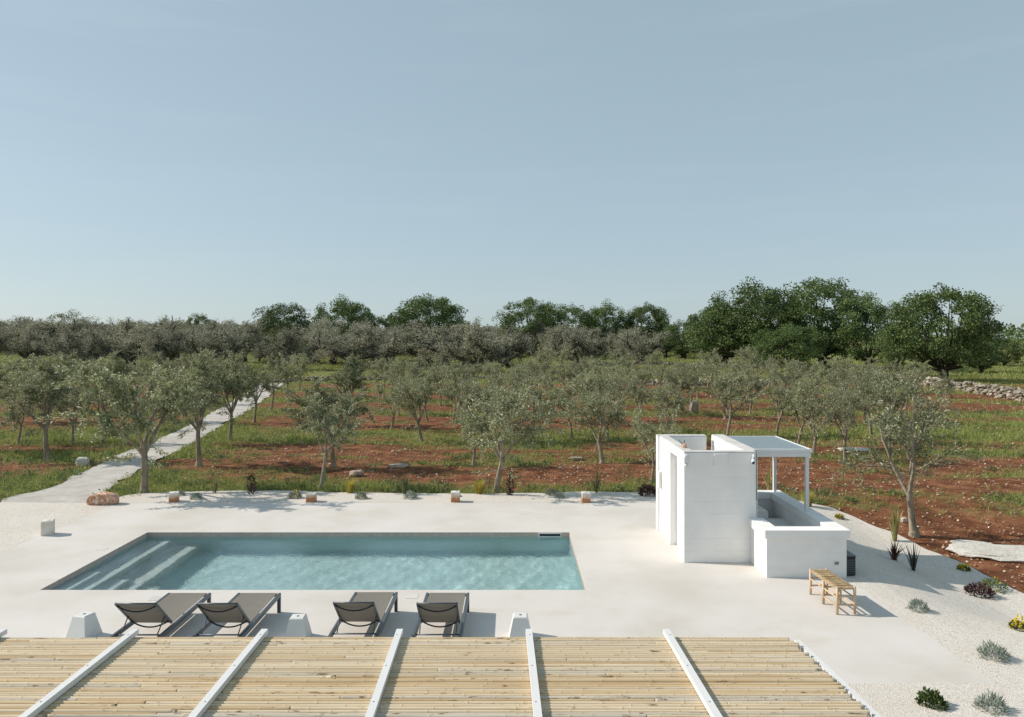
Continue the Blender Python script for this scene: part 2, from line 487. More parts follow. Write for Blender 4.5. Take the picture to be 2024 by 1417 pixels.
def rock_mat(name, stops, sc=5):
    m = mat(name, rough=0.92, spec=0.15); n, l, b = nodes(m)
    tc = n.new('ShaderNodeTexCoord').outputs['Object']
    c = ramp(n, l, noise(n, l, sc, 6, tc, rough=0.65), stops); l.new(c, b.inputs['Base Color'])
    bump(n, l, b, noise(n, l, sc * 3, 6, tc), 0.8, 0.03)
    return m
M['redrock'] = rock_mat('pink_limestone', [(0.32, (0.40, 0.16, 0.09)), (0.5, (0.56, 0.32, 0.21)), (0.62, (0.74, 0.62, 0.53))], 11)
M['rock'] = rock_mat('pale_limestone', [(0.3, (0.28, 0.20, 0.145)), (0.6, (0.44, 0.37, 0.30)), (0.8, (0.56, 0.51, 0.45))])
M['whiterock'] = rock_mat('white_limestone', [(0.3, (0.46, 0.43, 0.37)), (0.7, (0.64, 0.62, 0.57))])
m = mat('field_stones', rough=0.9); n, l, b = nodes(m)
c = ramp(n, l, island(n), [(0.0, (0.24, 0.115, 0.065)), (0.6, (0.38, 0.24, 0.155)), (1.0, (0.62, 0.52, 0.42))]); l.new(c, b.inputs['Base Color'])
M['stones'] = m
m = mat('wall_stones', rough=0.9); n, l, b = nodes(m)
c = ramp(n, l, island(n), [(0.0, (0.14, 0.115, 0.085)), (0.5, (0.27, 0.235, 0.185)), (1.0, (0.43, 0.39, 0.33))]); l.new(c, b.inputs['Base Color'])
M['wallstone'] = m

# ------------------------------------------------------------------ the setting: ground, track, gravel, deck, pool
DX0, DX1, DY0, DY1 = -10.75, 6.36, 9.81, 20.72        # deck
PX0, PX1, PY0, PY1 = -8.40, 1.35, 13.53, 17.53        # pool
PATH_L = [P(x, y) for x, y in ((0, 993), (38, 977), (103, 962), (144, 942), (223, 904), (342, 855), (408, 821), (470, 787), (517, 757))]
PATH_R = [P(x, y) for x, y in ((200, 994), (183, 988), (226, 954), (290, 921), (401, 862), (445, 836), (488, 811), (530, 783), (562, 757))]

def path_dist(x, y):
    """signed distance (in x) to the track: negative on it"""
    yl = [p.y for p in PATH_L]; xl = [p.x for p in PATH_L]
    yr = [p.y for p in PATH_R]; xr = [p.x for p in PATH_R]
    a = np.interp(y, yl, xl); b = np.interp(y, yr, xr)
    return np.maximum(a - x, x - b)

GR_FAR = [P(x, y) for x, y in ((205, 990), (255, 978), (300, 974), (420, 971), (560, 970), (700, 973), (850, 976), (1000, 975), (1130, 972), (1280, 973), (1430, 975), (1540, 981), (1566, 988), (1648, 1003),
          (1699, 1026), (1761, 1050), (1794, 1065), (1835, 1086), (1889, 1106), (1925, 1124), (1966, 1145), (2024, 1173), (2120, 1222))]
def far_edge(x):
    """y of the outer gravel edge at x, along the far and right side"""
    return np.interp(x, [p.x for p in GR_FAR], [p.y for p in GR_FAR])
GX = sorted(GR_FAR, key=lambda p: p.x)

def in_gravel(x, y):
    xs = np.array([p.x for p in GX]); ys = np.array([p.y for p in GX])
    e = np.interp(x, xs, ys)
    right = (x >= xs[0]) & (y < e) & (x <= xs[-1])
    left = (x < xs[0]) & (y < 20.9)
    return right | left

def cover(x, y):
    """how weedy the red soil is at a place, 0..1"""
    x = np.asarray(x, float); y = np.asarray(y, float)
    n1 = fbm(x / 6.0 + 3, y / 1.35, 11, 3)
    n2 = fbm(x / 2.0, y / 0.8, 23, 3)
    c = 0.58 * n1 + 0.42 * n2 - 0.13
    band = lambda a, b, s=0.6: 1 / (1 + np.exp(-(y - a) / s)) * 1 / (1 + np.exp((y - b) / s))
    mid = (x < 9.5)
    wob = 1.6 * (fbm(x / 9.0, y / 30.0, 87, 2) - 0.5)
    y_ = y; y = y + wob
    k = np.where(x < 9.5, 1.0, 0.7)
    c += band(21.3, 24.0, 0.35) * np.where(x < 5.6, 0.17, -0.02)
    c -= band(24.6, 27.6) * 0.20 * k
    c += band(27.9, 29.0, 0.3) * 0.10 * k
    c -= band(29.2, 32.0) * 0.16 * k
    c += band(32.6, 37.0) * 0.24 * k
    c -= band(37.8, 43.0) * 0.19 * k
    c += band(43.6, 46.5) * 0.20 * k
    c -= band(47.2, 51.5) * 0.17 * k
    c += band(52.2, 55.5) * 0.20 * k
    c -= band(56.5, 61.5) * 0.17 * k
    c += band(62.5, 67.0) * 0.20 * k
    c -= band(68.0, 74.0) * 0.14 * k
    c += band(75, 90, 2) * 0.2
    y = y_
    pd = path_dist(x, y)
    c += np.where(y > 21.5, np.exp(-np.maximum(pd, 0) / 1.6) * 0.30, 0)
    # patches on the right
    for bx, by, sx, sy, a in ((11.0, 22.2, 2.2, 0.9, 0.30), (16.5, 21.2, 3.2, 1.1, 0.42), (20, 25, 5, 1.5, 0.25), (7.2, 21.6, 1.7, 0.6, 0.42), (26, 38, 12, 4, 0.22), (18, 30, 6, 1.2, 0.18), (-13.6, 22.4, 1.6, 1.3, 0.3), (-17, 23.5, 2.5, 1.2, 0.3)):
        c += a * np.exp(-((x - bx) / sx) ** 2 - ((y - by) / sy) ** 2)
    c -= np.where((x > 7.5) & (y < 36), 0.07, 0.0)
    c -= 0.30 * np.exp(-((x - 12.5) / 4.5) ** 2 - ((y - 18.2) / 2.4) ** 2)
    far = np.clip((y - 84) / 10, 0, 1)
    c = c * (1 - far) + (0.55 + 0.5 * n2) * far
    return np.clip(c * 1.25, 0, 1)

def ground_z(x, y):
    z = -0.06 + base_z(x, y)
    z = z + 0.09 * (fbm(np.asarray(x) / 2.2, np.asarray(y) / 0.9, 5, 3) - 0.5) * np.clip((np.asarray(y) - 12) / 6, 0, 1)
    return z

def build_ground():
    ys = np.concatenate([np.linspace(-40, 10, 12), np.arange(10.4, 30, 0.22), np.geomspace(30, 170, 150)[0:], np.geomspace(175, 3500, 30)])
    us = np.concatenate([-np.geomspace(60, 1.25, 22), np.linspace(-1.2, 1.2, 210), np.geomspace(1.25, 60, 22)])
    Y, U = np.meshgrid(ys, us, indexing='ij')
    X = U * np.maximum(Y, 14)
    Z = ground_z(X, Y)
    hid = in_gravel(X, Y - 0.25) & in_gravel(X, Y) & (Y < 26)
    Z = np.where(hid, -0.085 + base_z(X, Y), Z)
    Z = np.where((path_dist(X, Y) < -0.15) & (Y > 20) & (Y < 76), -0.085, Z)
    nr, nc = Y.shape
    idx = np.arange(nr * nc).reshape(nr, nc)
    q = np.stack([idx[:-1, :-1], idx[:-1, 1:], idx[1:, 1:], idx[1:, :-1]], -1).reshape(-1, 4)
    v = np.stack([X, Y, Z], -1).reshape(-1, 3)
    inside = (v[:, 0] > DX0 + .3) & (v[:, 0] < DX1 - .3) & (v[:, 1] > PY0 - 2.5) & (v[:, 1] < PY1 + 2.0)
    q = q[~inside[q].any(1)]
    me = np_mesh('ground', v, q, M['soil'], True)
    at = me.attributes.new('cover', 'FLOAT', 'POINT')
    at.data.foreach_set('value', cover(v[:, 0], v[:, 1]).astype(np.float32))
    tag(add('ground', me), 'stony red soil of the orchard with bands of weeds', None, kind='structure')
build_ground()

def sheet(name, poly, z, m, label, und=0.0):
    """a fine sheet inside a polygon, with a gently uneven top"""
    import bmesh
    bm = bmesh.new()
    f = bm.faces.new([bm.verts.new((p[0], p[1], z)) for p in poly])
    bmesh.ops.triangulate(bm, faces=[f])
    if und:
        for k in range(26):
            bmesh.ops.bisect_plane(bm, geom=bm.verts[:] + bm.edges[:] + bm.faces[:], plane_co=(6.45 + k * 0.33, 0, 0), plane_no=(1, 0, 0))
        for k in range(40):
            bmesh.ops.bisect_plane(bm, geom=bm.verts[:] + bm.edges[:] + bm.faces[:], plane_co=(0, 10.6 + k * 0.33, 0), plane_no=(0, 1, 0))
        for v in bm.verts:
            v.co.z += float(base_z(v.co.x, v.co.y)) + und * (float(fbm(v.co.x * 0.9, v.co.y * 0.9, 31, 2)) - 0.7) * float(sstep(6.5, 7.2, v.co.x))
    bmesh.ops.recalc_face_normals(bm, faces=bm.faces)
    me = bpy.data.meshes.new(name); bm.to_mesh(me); bm.free()
    me.materials.append(m)
    if me.polygons[0].normal.z < 0: me.flip_normals()
    return tag(add(name, me), label, kind='structure')

def wavy(pts, step=0.25, amp=0.10, seed=3):
    out = []
    for a, b in zip(pts[:-1], pts[1:]):
        k = max(1, int((b - a).length / step))
        for i in range(k):
            p = a.lerp(b, i / k)
            nrm = Vector((-(b - a).y, (b - a).x, 0)).normalized()
            out.append(p + nrm * amp * (float(fbm(p.x * 1.7 + seed, p.y * 1.7, seed, 3)) - 0.5) * 2)
    out.append(pts[-1])
    return out

left = wavy([p.copy() for p in PATH_L], 0.5, 0.3, 5); right = wavy([p.copy() for p in PATH_R], 0.5, 0.3, 9)
tp = [(p.x, p.y) for p in left] + [(p.x, p.y) for p in reversed(right)]
sheet('gravel_track', tp, -0.022, M['track'], 'pale gravel track running between the olive trees')
edge = wavy([p.copy() for p in GR_FAR], 0.25, 0.11, 4)
gp = [(-40, 2), (-40, 20.85), (PATH_L[0].x, PATH_L[0].y)] + [(PATH_R[0].x - 0.4, PATH_R[0].y)] + [(p.x, p.y) for p in edge] + [(11.2, 2), (3.9, 2)] + [(p.x, p.y) for p in wavy([Vector((3.9, DY0 + .05, 0)), Vector((DX1 - .07, DY0 + .06, 0)), Vector((DX1 - .05, DY1 - .05, 0)), Vector((DX0 + .05, DY1 - .05, 0)), Vector((DX0 + .05, 2, 0))], 0.16, 0.05, 14)]
sheet('gravel_bed', gp, 0.0015, M['gravel'], 'white gravel bed around the pool deck', 0.03)

# the deck is a slab with the pool cut out
mb = MB()
zt, zb = 0.0, -0.12
for (x0, x1, y0, y1) in ((DX0, PX0, DY0, DY1), (PX1, DX1, DY0, DY1), (PX0, PX1, PY1, DY1), (PX0, PX1, DY0, PY0), (DX0, 4.0, 1.5, DY0)):
    mb.raw([(x0, y0, zt), (x1, y0, zt), (x1, y1, zt), (x0, y1, zt)], [(0, 1, 2, 3)])
for (a, b) in (((DX0, 1.5), (DX0, DY1)), ((DX0, DY1), (DX1, DY1)), ((DX1, DY1), (DX1, DY0)), ((DX1, DY0), (4.0, DY0))):
    mb.raw([(*a, zt), (*b, zt), (*b, zb), (*a, zb)], [(0, 1, 2, 3)])
deck = mb.build('pool_deck', M['deck'])
tag(deck, 'smooth off-white cement deck around the pool', kind='structure')
for (x, y, w, d) in ((-6.55, 17.93 - 2.2, 0, 0), (P(815, 1179).x, P(815, 1179).y, 0.2, 0.2), (-8.70, 16.15, 0.20, 0.20), (P(310, 1183).x, P(310, 1183).y, 0.22, 0.22)):
    if w:
        MB().box((x - w / 2, y - d / 2, -0.01), (x + w / 2, y + d / 2, 0.004)).build('access_lid', M['paint_top'], deck)

# pool basin: walls, floor, steps (wide treads, with half steps at the near end)
WZ, FZ = -0.10, -1.34
pool = MB()
for (a, b) in (((PX0, PY0), (PX1, PY0)), ((PX1, PY0), (PX1, PY1)), ((PX1, PY1), (PX0, PY1)), ((PX0, PY1), (PX0, PY0))):
    pool.raw([(*a, FZ), (*b, FZ), (*b, WZ - 0.02), (*a, WZ - 0.02)], [(0, 1, 2, 3)])
pool.raw([(PX0, PY0, FZ), (PX1, PY0, FZ), (PX1, PY1, FZ), (PX0, PY1, FZ)], [(0, 1, 2, 3)])
pool = pool.build('pool_basin', M['lining'])
tag(pool, 'rectangular pool basin with pale lining sunk into the deck', kind='structure')
lip = MB()
for (a, b) in (((PX0, PY0), (PX1, PY0)), ((PX1, PY0), (PX1, PY1)), ((PX1, PY1), (PX0, PY1)), ((PX0, PY1), (PX0, PY0))):
    lip.raw([(*a, WZ - 0.02), (*b, WZ - 0.02), (*b, 0.0), (*a, 0.0)], [(0, 1, 2, 3)])
lip.build('pool_rim', M['pool_edge'], pool)
recv = [pool]
e = 0.003
for nm, x0, x1, y0, y1, dep in (('pool_step', PX0 + e, -7.84, PY0 + e, PY1 - e, 0.295), ('pool_step', -7.84 + e, -7.195, PY0 + e, PY1 - e, 0.69),
                                ('half_step', PX0 + 2 * e, -8.11, PY0 + 2 * e, 14.98, 0.10), ('half_step', -7.84 + 2 * e, -7.49, PY0 + 2 * e, 14.88, 0.485), ('half_step', -7.195 + e, -6.85, PY0 + 2 * e, 14.82, 0.90)):
    recv.append(MB().box((x0, y0, FZ + e), (x1, y1, WZ - dep)).build(nm, M['step'], pool))
sk = MB()
sx0, sx1, sz0, sz1 = 0.63, 1.17, -0.105, -0.008
for a, b in (((sx0, sz0), (sx1, sz0 + 0.022)), ((sx0, sz1 - 0.022), (sx1, sz1)), ((sx0, sz0 + 0.022), (sx0 + 0.03, sz1 - 0.022)), ((sx1 - 0.03, sz0 + 0.022), (sx1, sz1 - 0.022))):
    sk.box((a[0], PY1 - 0.03, a[1]), (b[0], PY1 - 0.004, b[1]))
sk = sk.build('skimmer_frame', M['plastic'], pool)
MB().box((sx0 + 0.02, PY1 - 0.012, sz0 + 0.015), (sx1 - 0.02, PY1 - 0.006, sz1 - 0.015)).build('skimmer_slot', M['dark'], sk)
for o in recv: o.cycles.is_caustics_receiver = True

def build_water():
    nx, ny = 420, 190
    xs = np.linspace(PX0 + 0.001, PX1 - 0.001, nx); ys = np.linspace(PY0 + 0.001, PY1 - 0.001, ny)
    X, Y = np.meshgrid(xs, ys, indexing='ij')
    Z = np.zeros_like(X)
    r = np.random.default_rng(3)
    for wl_, amp, cnt in ((0.95, 0.0018, 6), (0.45, 0.0008, 9), (0.24, 0.00034, 14), (0.14, 0.00008, 14)):
        for _ in range(cnt):
            a = r.normal(-0.2, 0.9); k = 2 * math.pi / (wl_ * r.uniform(0.75, 1.3))
            Z += amp / math.sqrt(cnt) * 1.6 * np.sin(k * (X * math.cos(a) + Y * math.sin(a)) + r.uniform(0, 6.28))
    calm = 0.45 + 0.75 * fbm(X * 0.45, Y * 0.9, 77, 2)
    Z = WZ + Z * calm
    idx = np.arange(nx * ny).reshape(nx, ny)
    q = np.stack([idx[:-1, :-1], idx[1:, :-1], idx[1:, 1:], idx[:-1, 1:]], -1).reshape(-1, 4)
    o = add('pool_water', np_mesh('pool_water', np.stack([X, Y, Z], -1).reshape(-1, 3), q, M['water'], True))
    tag(o, 'rippled turquoise water filling the pool', kind='structure')
    o.cycles.is_caustics_caster = True
build_water()

# ------------------------------------------------------------------ white block hut, low enclosure, canopy
def blocks(parent, axis, a0, a1, t0, t1, z0, z1, course=0.248, length=2.9, hole=None, m=None):
    """running-bond blocks of one wall; axis 'x' or 'y' is the long direction, t0..t1 the thickness; hole = (a, b, top)"""
    m = m or M['paint']
    nz = max(1, round((z1 - z0) / course)); h = (z1 - z0) / nz
    cache = {}
    for i in range(nz):
        za, zb_ = z0 + i * h, z0 + (i + 1) * h
        cuts = [a0]
        p = a0 + (length if i % 2 == 0 else length / 2)
        while p < a1 - 0.12:
            cuts.append(p); p += length
        cuts.append(a1)
        for c0, c1 in zip(cuts[:-1], cuts[1:]):
            segs = [(c0, c1)]
            if hole and za < hole[2] - 0.02:
                segs = []
                if c0 < hole[0]: segs.append((c0, min(c1, hole[0])))
                if c1 > hole[1]: segs.append((max(c0, hole[1]), c1))
            for s0, s1 in segs:
                if s1 - s0 < 0.03: continue
                key = (round(s1 - s0, 3), round(h, 4))
                if key not in cache:
                    j = MB()
                    L, T = (s1 - s0), (t1 - t0)
                    if axis == 'x': j.box((0, 0, 0), (L, T, h), 0.003)
                    else: j.box((0, 0, 0), (T, L, h), 0.003)
                    cache[key] = j.mesh('block', m)
                w = random.uniform(-0.0012, 0.0012)
                add('block', cache[key], parent, loc=(s0, t0 + w, za) if axis == 'x' else (t0 + w, s0, za))

hut = empty('shower_hut', (4.2, 16.5, 0))
tag(hut, 'white painted block hut with a doorway and open top beside the pool', 'hut')
HO = Vector((4.2, 16.5, 0))
HF, HB, HT = 15.17, 17.87, 2.22
def part(name, mb, m, parent=None, off=HO):
    o = mb.build(name, m, parent)
    if parent is not None and parent.parent is None:
        o.location = -off
    return o
def wall_part(name, axis, a0, a1, t0, t1, z1, root, off, hole=None):
    c = 0.012
    core = MB()
    if axis == 'x': core.box((a0 + c, t0 + c, 0.002), (a1 - c, t1 - c, z1 - 0.03))
    elif hole:
        core.box((t0 + c, a0 + c, 0.002), (t1 - c, hole[0] - c, z1 - 0.03)); core.box((t0 + c, hole[1] + c, 0.002), (t1 - c, a1 - c, z1 - 0.03))
        core.box((t0 + c, hole[0] - c, hole[2] + c), (t1 - c, hole[1] + c, z1 - 0.03))
    else: core.box((t0 + c, a0 + c, 0.002), (t1 - c, a1 - c, z1 - 0.03))
    o = part(name, core, M['paint'], root, off)
    blocks(o, axis, a0, a1, t0, t1, 0.001, z1 - 0.025, hole=hole)
    if axis == 'x': top = MB().box((a0 + .001, t0 + .001, z1 - 0.025), (a1 - .001, t1 - .001, z1), 0.006)
    else: top = MB().box((t0 + .001, a0 + .001, z1 - 0.025), (t1 - .001, a1 - .001, z1), 0.006)
    top.build('wall_top', M['paint_top'], o)
    return o
wall_part('front_wall', 'x', 3.46, 4.90, HF, HF + 0.2, HT, hut, HO)
wall_part('side_wall', 'y', HF + 0.203, HB - 0.203, 3.46, 3.66, HT, hut, HO, hole=(15.72, 16.5, 2.0))
wall_part('back_wall', 'x', 3.415, 4.55, HB - 0.2, HB, HT, hut, HO)
wall_part('side_wall', 'y', HF + 0.203, HB, 4.72, 4.995, HT, hut, HO)
# door, lamp, hatch plate, camera, pipe
door = part('door', MB().box((3.60, 15.73, 0.01), (3.64, 16.49, 1.985), 0.004), M['metal'], hut)
hb = [(3.592 - 0.045 * math.sin(math.pi * t), 15.84, 0.93 + 0.34 * t) for t in np.linspace(0, 1, 9)]
MB().tube(hb, 0.011, 6).build('handle', M['dark'], door)
pl = part('hatch_plate', MB().box((4.055, HF - 0.022, 1.93), (4.335, HF - 0.002, 2.185), 0.006), M['paint'], hut)
lamp = part('wall_lamp', MB().box((3.44, HF - 0.075, 1.99), (3.53, HF - 0.002, 2.13), 0.012).box((3.455, HF - 0.10, 2.13), (3.515, HF - 0.002, 2.165), 0.008), M['metal'], hut)
MB().tube([(3.485, HF - 0.06, 1.985), (3.485, HF - 0.06, 1.925)], [0.032, 0.024], 8).build('lamp_glass', M['plastic'], lamp)
ml = part('meter_box', MB().box((3.39, 17.40, 1.05), (3.459, 17.62, 1.42), 0.01), M['plastic'], hut)
cm = part('security_camera', MB().tube([(4.84, HF - 0.002, 2.16), (4.84, HF - 0.05, 2.13), (4.80, HF - 0.10, 2.08)], 0.02, 8).tube([(4.84, HF - 0.03, 2.07), (4.78, HF - 0.20, 2.03)], [0.04, 0.036], 10), M['metal'], hut)
MB().tube([(4.7795, HF - 0.2012, 2.0295), (4.776, HF - 0.211, 2.0265)], 0.028, 10).build('lens', M['dark'], cm)
part('rain_pipe', MB().tube([(4.93, HF + 0.14, 2.15), (4.925, HF + 0.13, 0.93)], 0.022, 8), M['metal'], hut)
part('cable', MB().tube([(4.915, HF + 0.10, 2.24), (4.905, HF - 0.008, 2.2), (4.904, HF - 0.008, 1.7), (4.907, HF - 0.008, 1.25)], 0.006, 5), M['dark'], hut)

pot = empty('clay_pot', (3.57, 15.72, HT))
tag(pot, 'small clay pot with dark sprigs lying on top of the hut wall', 'pot')
MB().tube([(0.04, -0.07, 0.036), (0.0, 0.0, 0.045)], [0.034, 0.046], 9).build('pot_body', M['redrock'], pot)
sp = MB()
for k in range(9):
    a = random.uniform(0.3, 2.4); sp.tube([(0, 0, 0.045), (-0.10 * math.cos(a), 0.13, 0.05 + 0.10 * abs(math.sin(a * 2)))], [0.012, 0.003], 4)
sp.build('dry_sprigs', M['darkblade'], pot)

EX0, EX1, EY0, EY1, EH = 4.79, 6.29, 14.22, 17.87, 0.90
enc = empty('low_enclosure', (5.5, 16, 0)); EO = Vector((5.5, 16, 0))
tag(enc, 'low white block enclosure with a wide flat coping beside the hut', 'wall')
def low_part(name, axis, a0, a1, t0, t1):
    c = 0.012
    core = MB().box((a0 + c, t0 + c, 0.002), (a1 - c, t1 - c, EH - 0.16)) if axis == 'x' else MB().box((t0 + c, a0 + c, 0.002), (t1 - c, a1 - c, EH - 0.16))
    o = part(name, core, M['paint'], enc, EO)
    blocks(o, axis, a0, a1, t0, t1, -0.1, EH - 0.155, course=0.28, length=0.75)
low_part('front_wall', 'x', EX0, EX1, EY0, EY0 + 0.2)
low_part('side_wall', 'y', EY0 + 0.203, HF - 0.003, EX0, EX0 + 0.2)
low_part('side_wall', 'y', EY0 + 0.203, EY1 - 0.203, EX1 - 0.2, EX1)
low_part('back_wall', 'x', 5.0, EX1, EY1 - 0.2, EY1)
o_ = 0.05
for (x0, x1, y0, y1) in ((EX0 - o_, EX1 + o_, EY0 - o_, EY0 + 0.26), (EX0 - o_, EX0 + 0.25, EY0 + 0.262, HF - 0.004), (EX1 - 0.25, EX1 + o_, EY0 + 0.262, EY1 - 0.262), (5.0, EX1 + o_, EY1 - 0.26, EY1 + o_)):
    part('coping', MB().box((x0, y0, EH - 0.153), (x1, y1, EH), 0.008), M['paint'], enc, EO)
ct = part('counter', MB().box((5.0, EY1 - 0.9, 0.002), (5.75, EY1 - 0.203, 0.62), 0.006), M['paint'], enc, EO)
sock = part('socket_plate', MB().box((6.045, EY0 - 0.012, 0.235), (6.15, EY0 - 0.002, 0.315), 0.003), M['metal'], enc, EO)
MB().box((6.06, EY0 - 0.016, 0.25), (6.135, EY0 - 0.0125, 0.30)).build('socket', mat('socket_bronze', (0.24, 0.19, 0.14), 0.5), sock)
part('inner_bounce_floor', MB().box((5.0, EY0 + 0.21, 0.004), (EX1 - 0.203, EY1 - 0.91, 0.46)), M['paint'], enc, EO)  # raised white floor, added to bounce light onto the inner walls

can = empty('metal_canopy', (5.6, 16.7, 0)); CO = Vector((5.6, 16.7, 0))
tag(can, 'flat white metal canopy with grey glass roof on two posts', 'canopy')
CX0, CX1, CY0, CY1 = 5.0, 6.22, 15.72, 17.80
for y in (15.79, 17.72):
    part('post', MB().box((6.12, y - 0.035, EH), (6.19, y + 0.035, 2.025), 0.004), M['metal'], can, CO)
for (x0, x1, y0, y1) in ((CX0, CX1, CY0, CY0 + 0.07), (CX0, CX1, CY1 - 0.07, CY1), (CX1 - 0.07, CX1, CY0 + 0.071, CY1 - 0.071), (CX0, CX0 + 0.05, CY0 + 0.071, CY1 - 0.071)):
    part('beam', MB().box((x0, y0, 2.026), (x1, y1, 2.115), 0.004), M['metal'], can, CO)
for (x0, x1, y0, y1) in ((CX0, CX1 + 0.012, CY0 - 0.012, CY0 + 0.03), (CX0, CX1 + 0.012, CY1 - 0.03, CY1 + 0.012), (CX1 - 0.03, CX1 + 0.012, CY0 + 0.031, CY1 - 0.031)):
    part('roof_rim', MB().box((x0, y0, 2.117), (x1, y1, 2.19), 0.004), M['metal'], can, CO)
part('roof_panel', MB().box((CX0, CY0 + 0.032, 2.165), (CX1 - 0.032, CY1 - 0.032, 2.182)), M['panel'], can, CO)

ac = empty('outdoor_unit', (6.42, 14.7, -0.015)); AO = Vector((6.42, 14.7, 0))
tag(ac, 'dark grey outdoor unit with slatted casing behind the low enclosure', 'outdoor unit')
u = MB().box((-0.11, -0.40, 0.03), (0.075, 0.40, 0.385), 0.006).build('casing', M['dark'], ac)
for k in range(8):
    MB().box((-0.095, -0.412, 0.06 + k * 0.036), (0.06, -0.401, 0.078 + k * 0.036)).build('slat', M['frame'], u)
MB().box((-0.115, -0.41, 0.386), (0.085, 0.41, 0.405), 0.004).build('lid', M['frame'], ac)
for y in (-0.3, 0.3):
    MB().box((-0.08, y - 0.03, 0), (0.05, y + 0.03, 0.03)).build('foot', M['dark'], ac)

# ------------------------------------------------------------------ bench
bench = empty('wooden_bench', (5.42, 12.82, 0), R(3.0))
tag(bench, 'rustic wooden bench with woven rope seat on round legs', 'bench')
BW, BL = 0.145, 0.485
for sx in (-1, 1):
    for y in (-BL, 0, BL):
        top = 0.445 if y else 0.40
        MB().tube([(sx * BW, y, 0), (sx * BW, y, top * .5), (sx * BW, y, top)], [0.022, 0.025, 0.022], 9).build('leg', M['wood'], bench)
    MB().tube([(sx * BW, -BL, 0.415), (sx * BW, BL, 0.415)], 0.02, 8).build('seat_rail', M['wood'], bench)
    for z in (0.13, 0.27):
        for y in (-BL, 0):
            MB().tube([(sx * BW, y + 0.01, z), (sx * BW, y + BL - 0.01, z)], 0.013, 7).build('rung', M['wood'], bench)
for y in (-BL, 0, BL):
    for z in ((0.155, 0.29, 0.415) if y else (0.155, 0.29)):
        MB().tube([(-BW, y, z), (BW, y, z)], 0.014, 7).build('rung', M['wood'], bench)
seat = MB()
for k in range(58):
    y = -BL + 0.02 + k * (2 * BL - 0.04) / 57
    sag = -0.022 + random.uniform(-0.004, 0.004)
    sh = 0.05 * math.sin(k * 0.9)
    seat.tube([(-BW - 0.02, y, 0.425), (-BW * 0.4, y + 0.012, 0.438 + sag * 0.5), (0.0 + sh * 0.4, y + 0.02, 0.438 + sag), (BW * 0.4, y + 0.012, 0.438 + sag * 0.5), (BW + 0.02, y, 0.425)], 0.0088, 5)
for k in range(14):
    x = -BW + 0.02 + k * (2 * BW - 0.04) / 13
    seat.tube([(x, -BL - 0.01, 0.432)] + [(x, -BL + 0.04 + q * (2 * BL - 0.08) / 12, 0.433 - 0.018 * (1 - (x / BW) ** 2) + 0.005 * (-1) ** (q + k)) for q in range(13)] + [(x, BL + 0.01, 0.432)], 0.007, 5)
seat.build('woven_seat', M['rope'], bench)

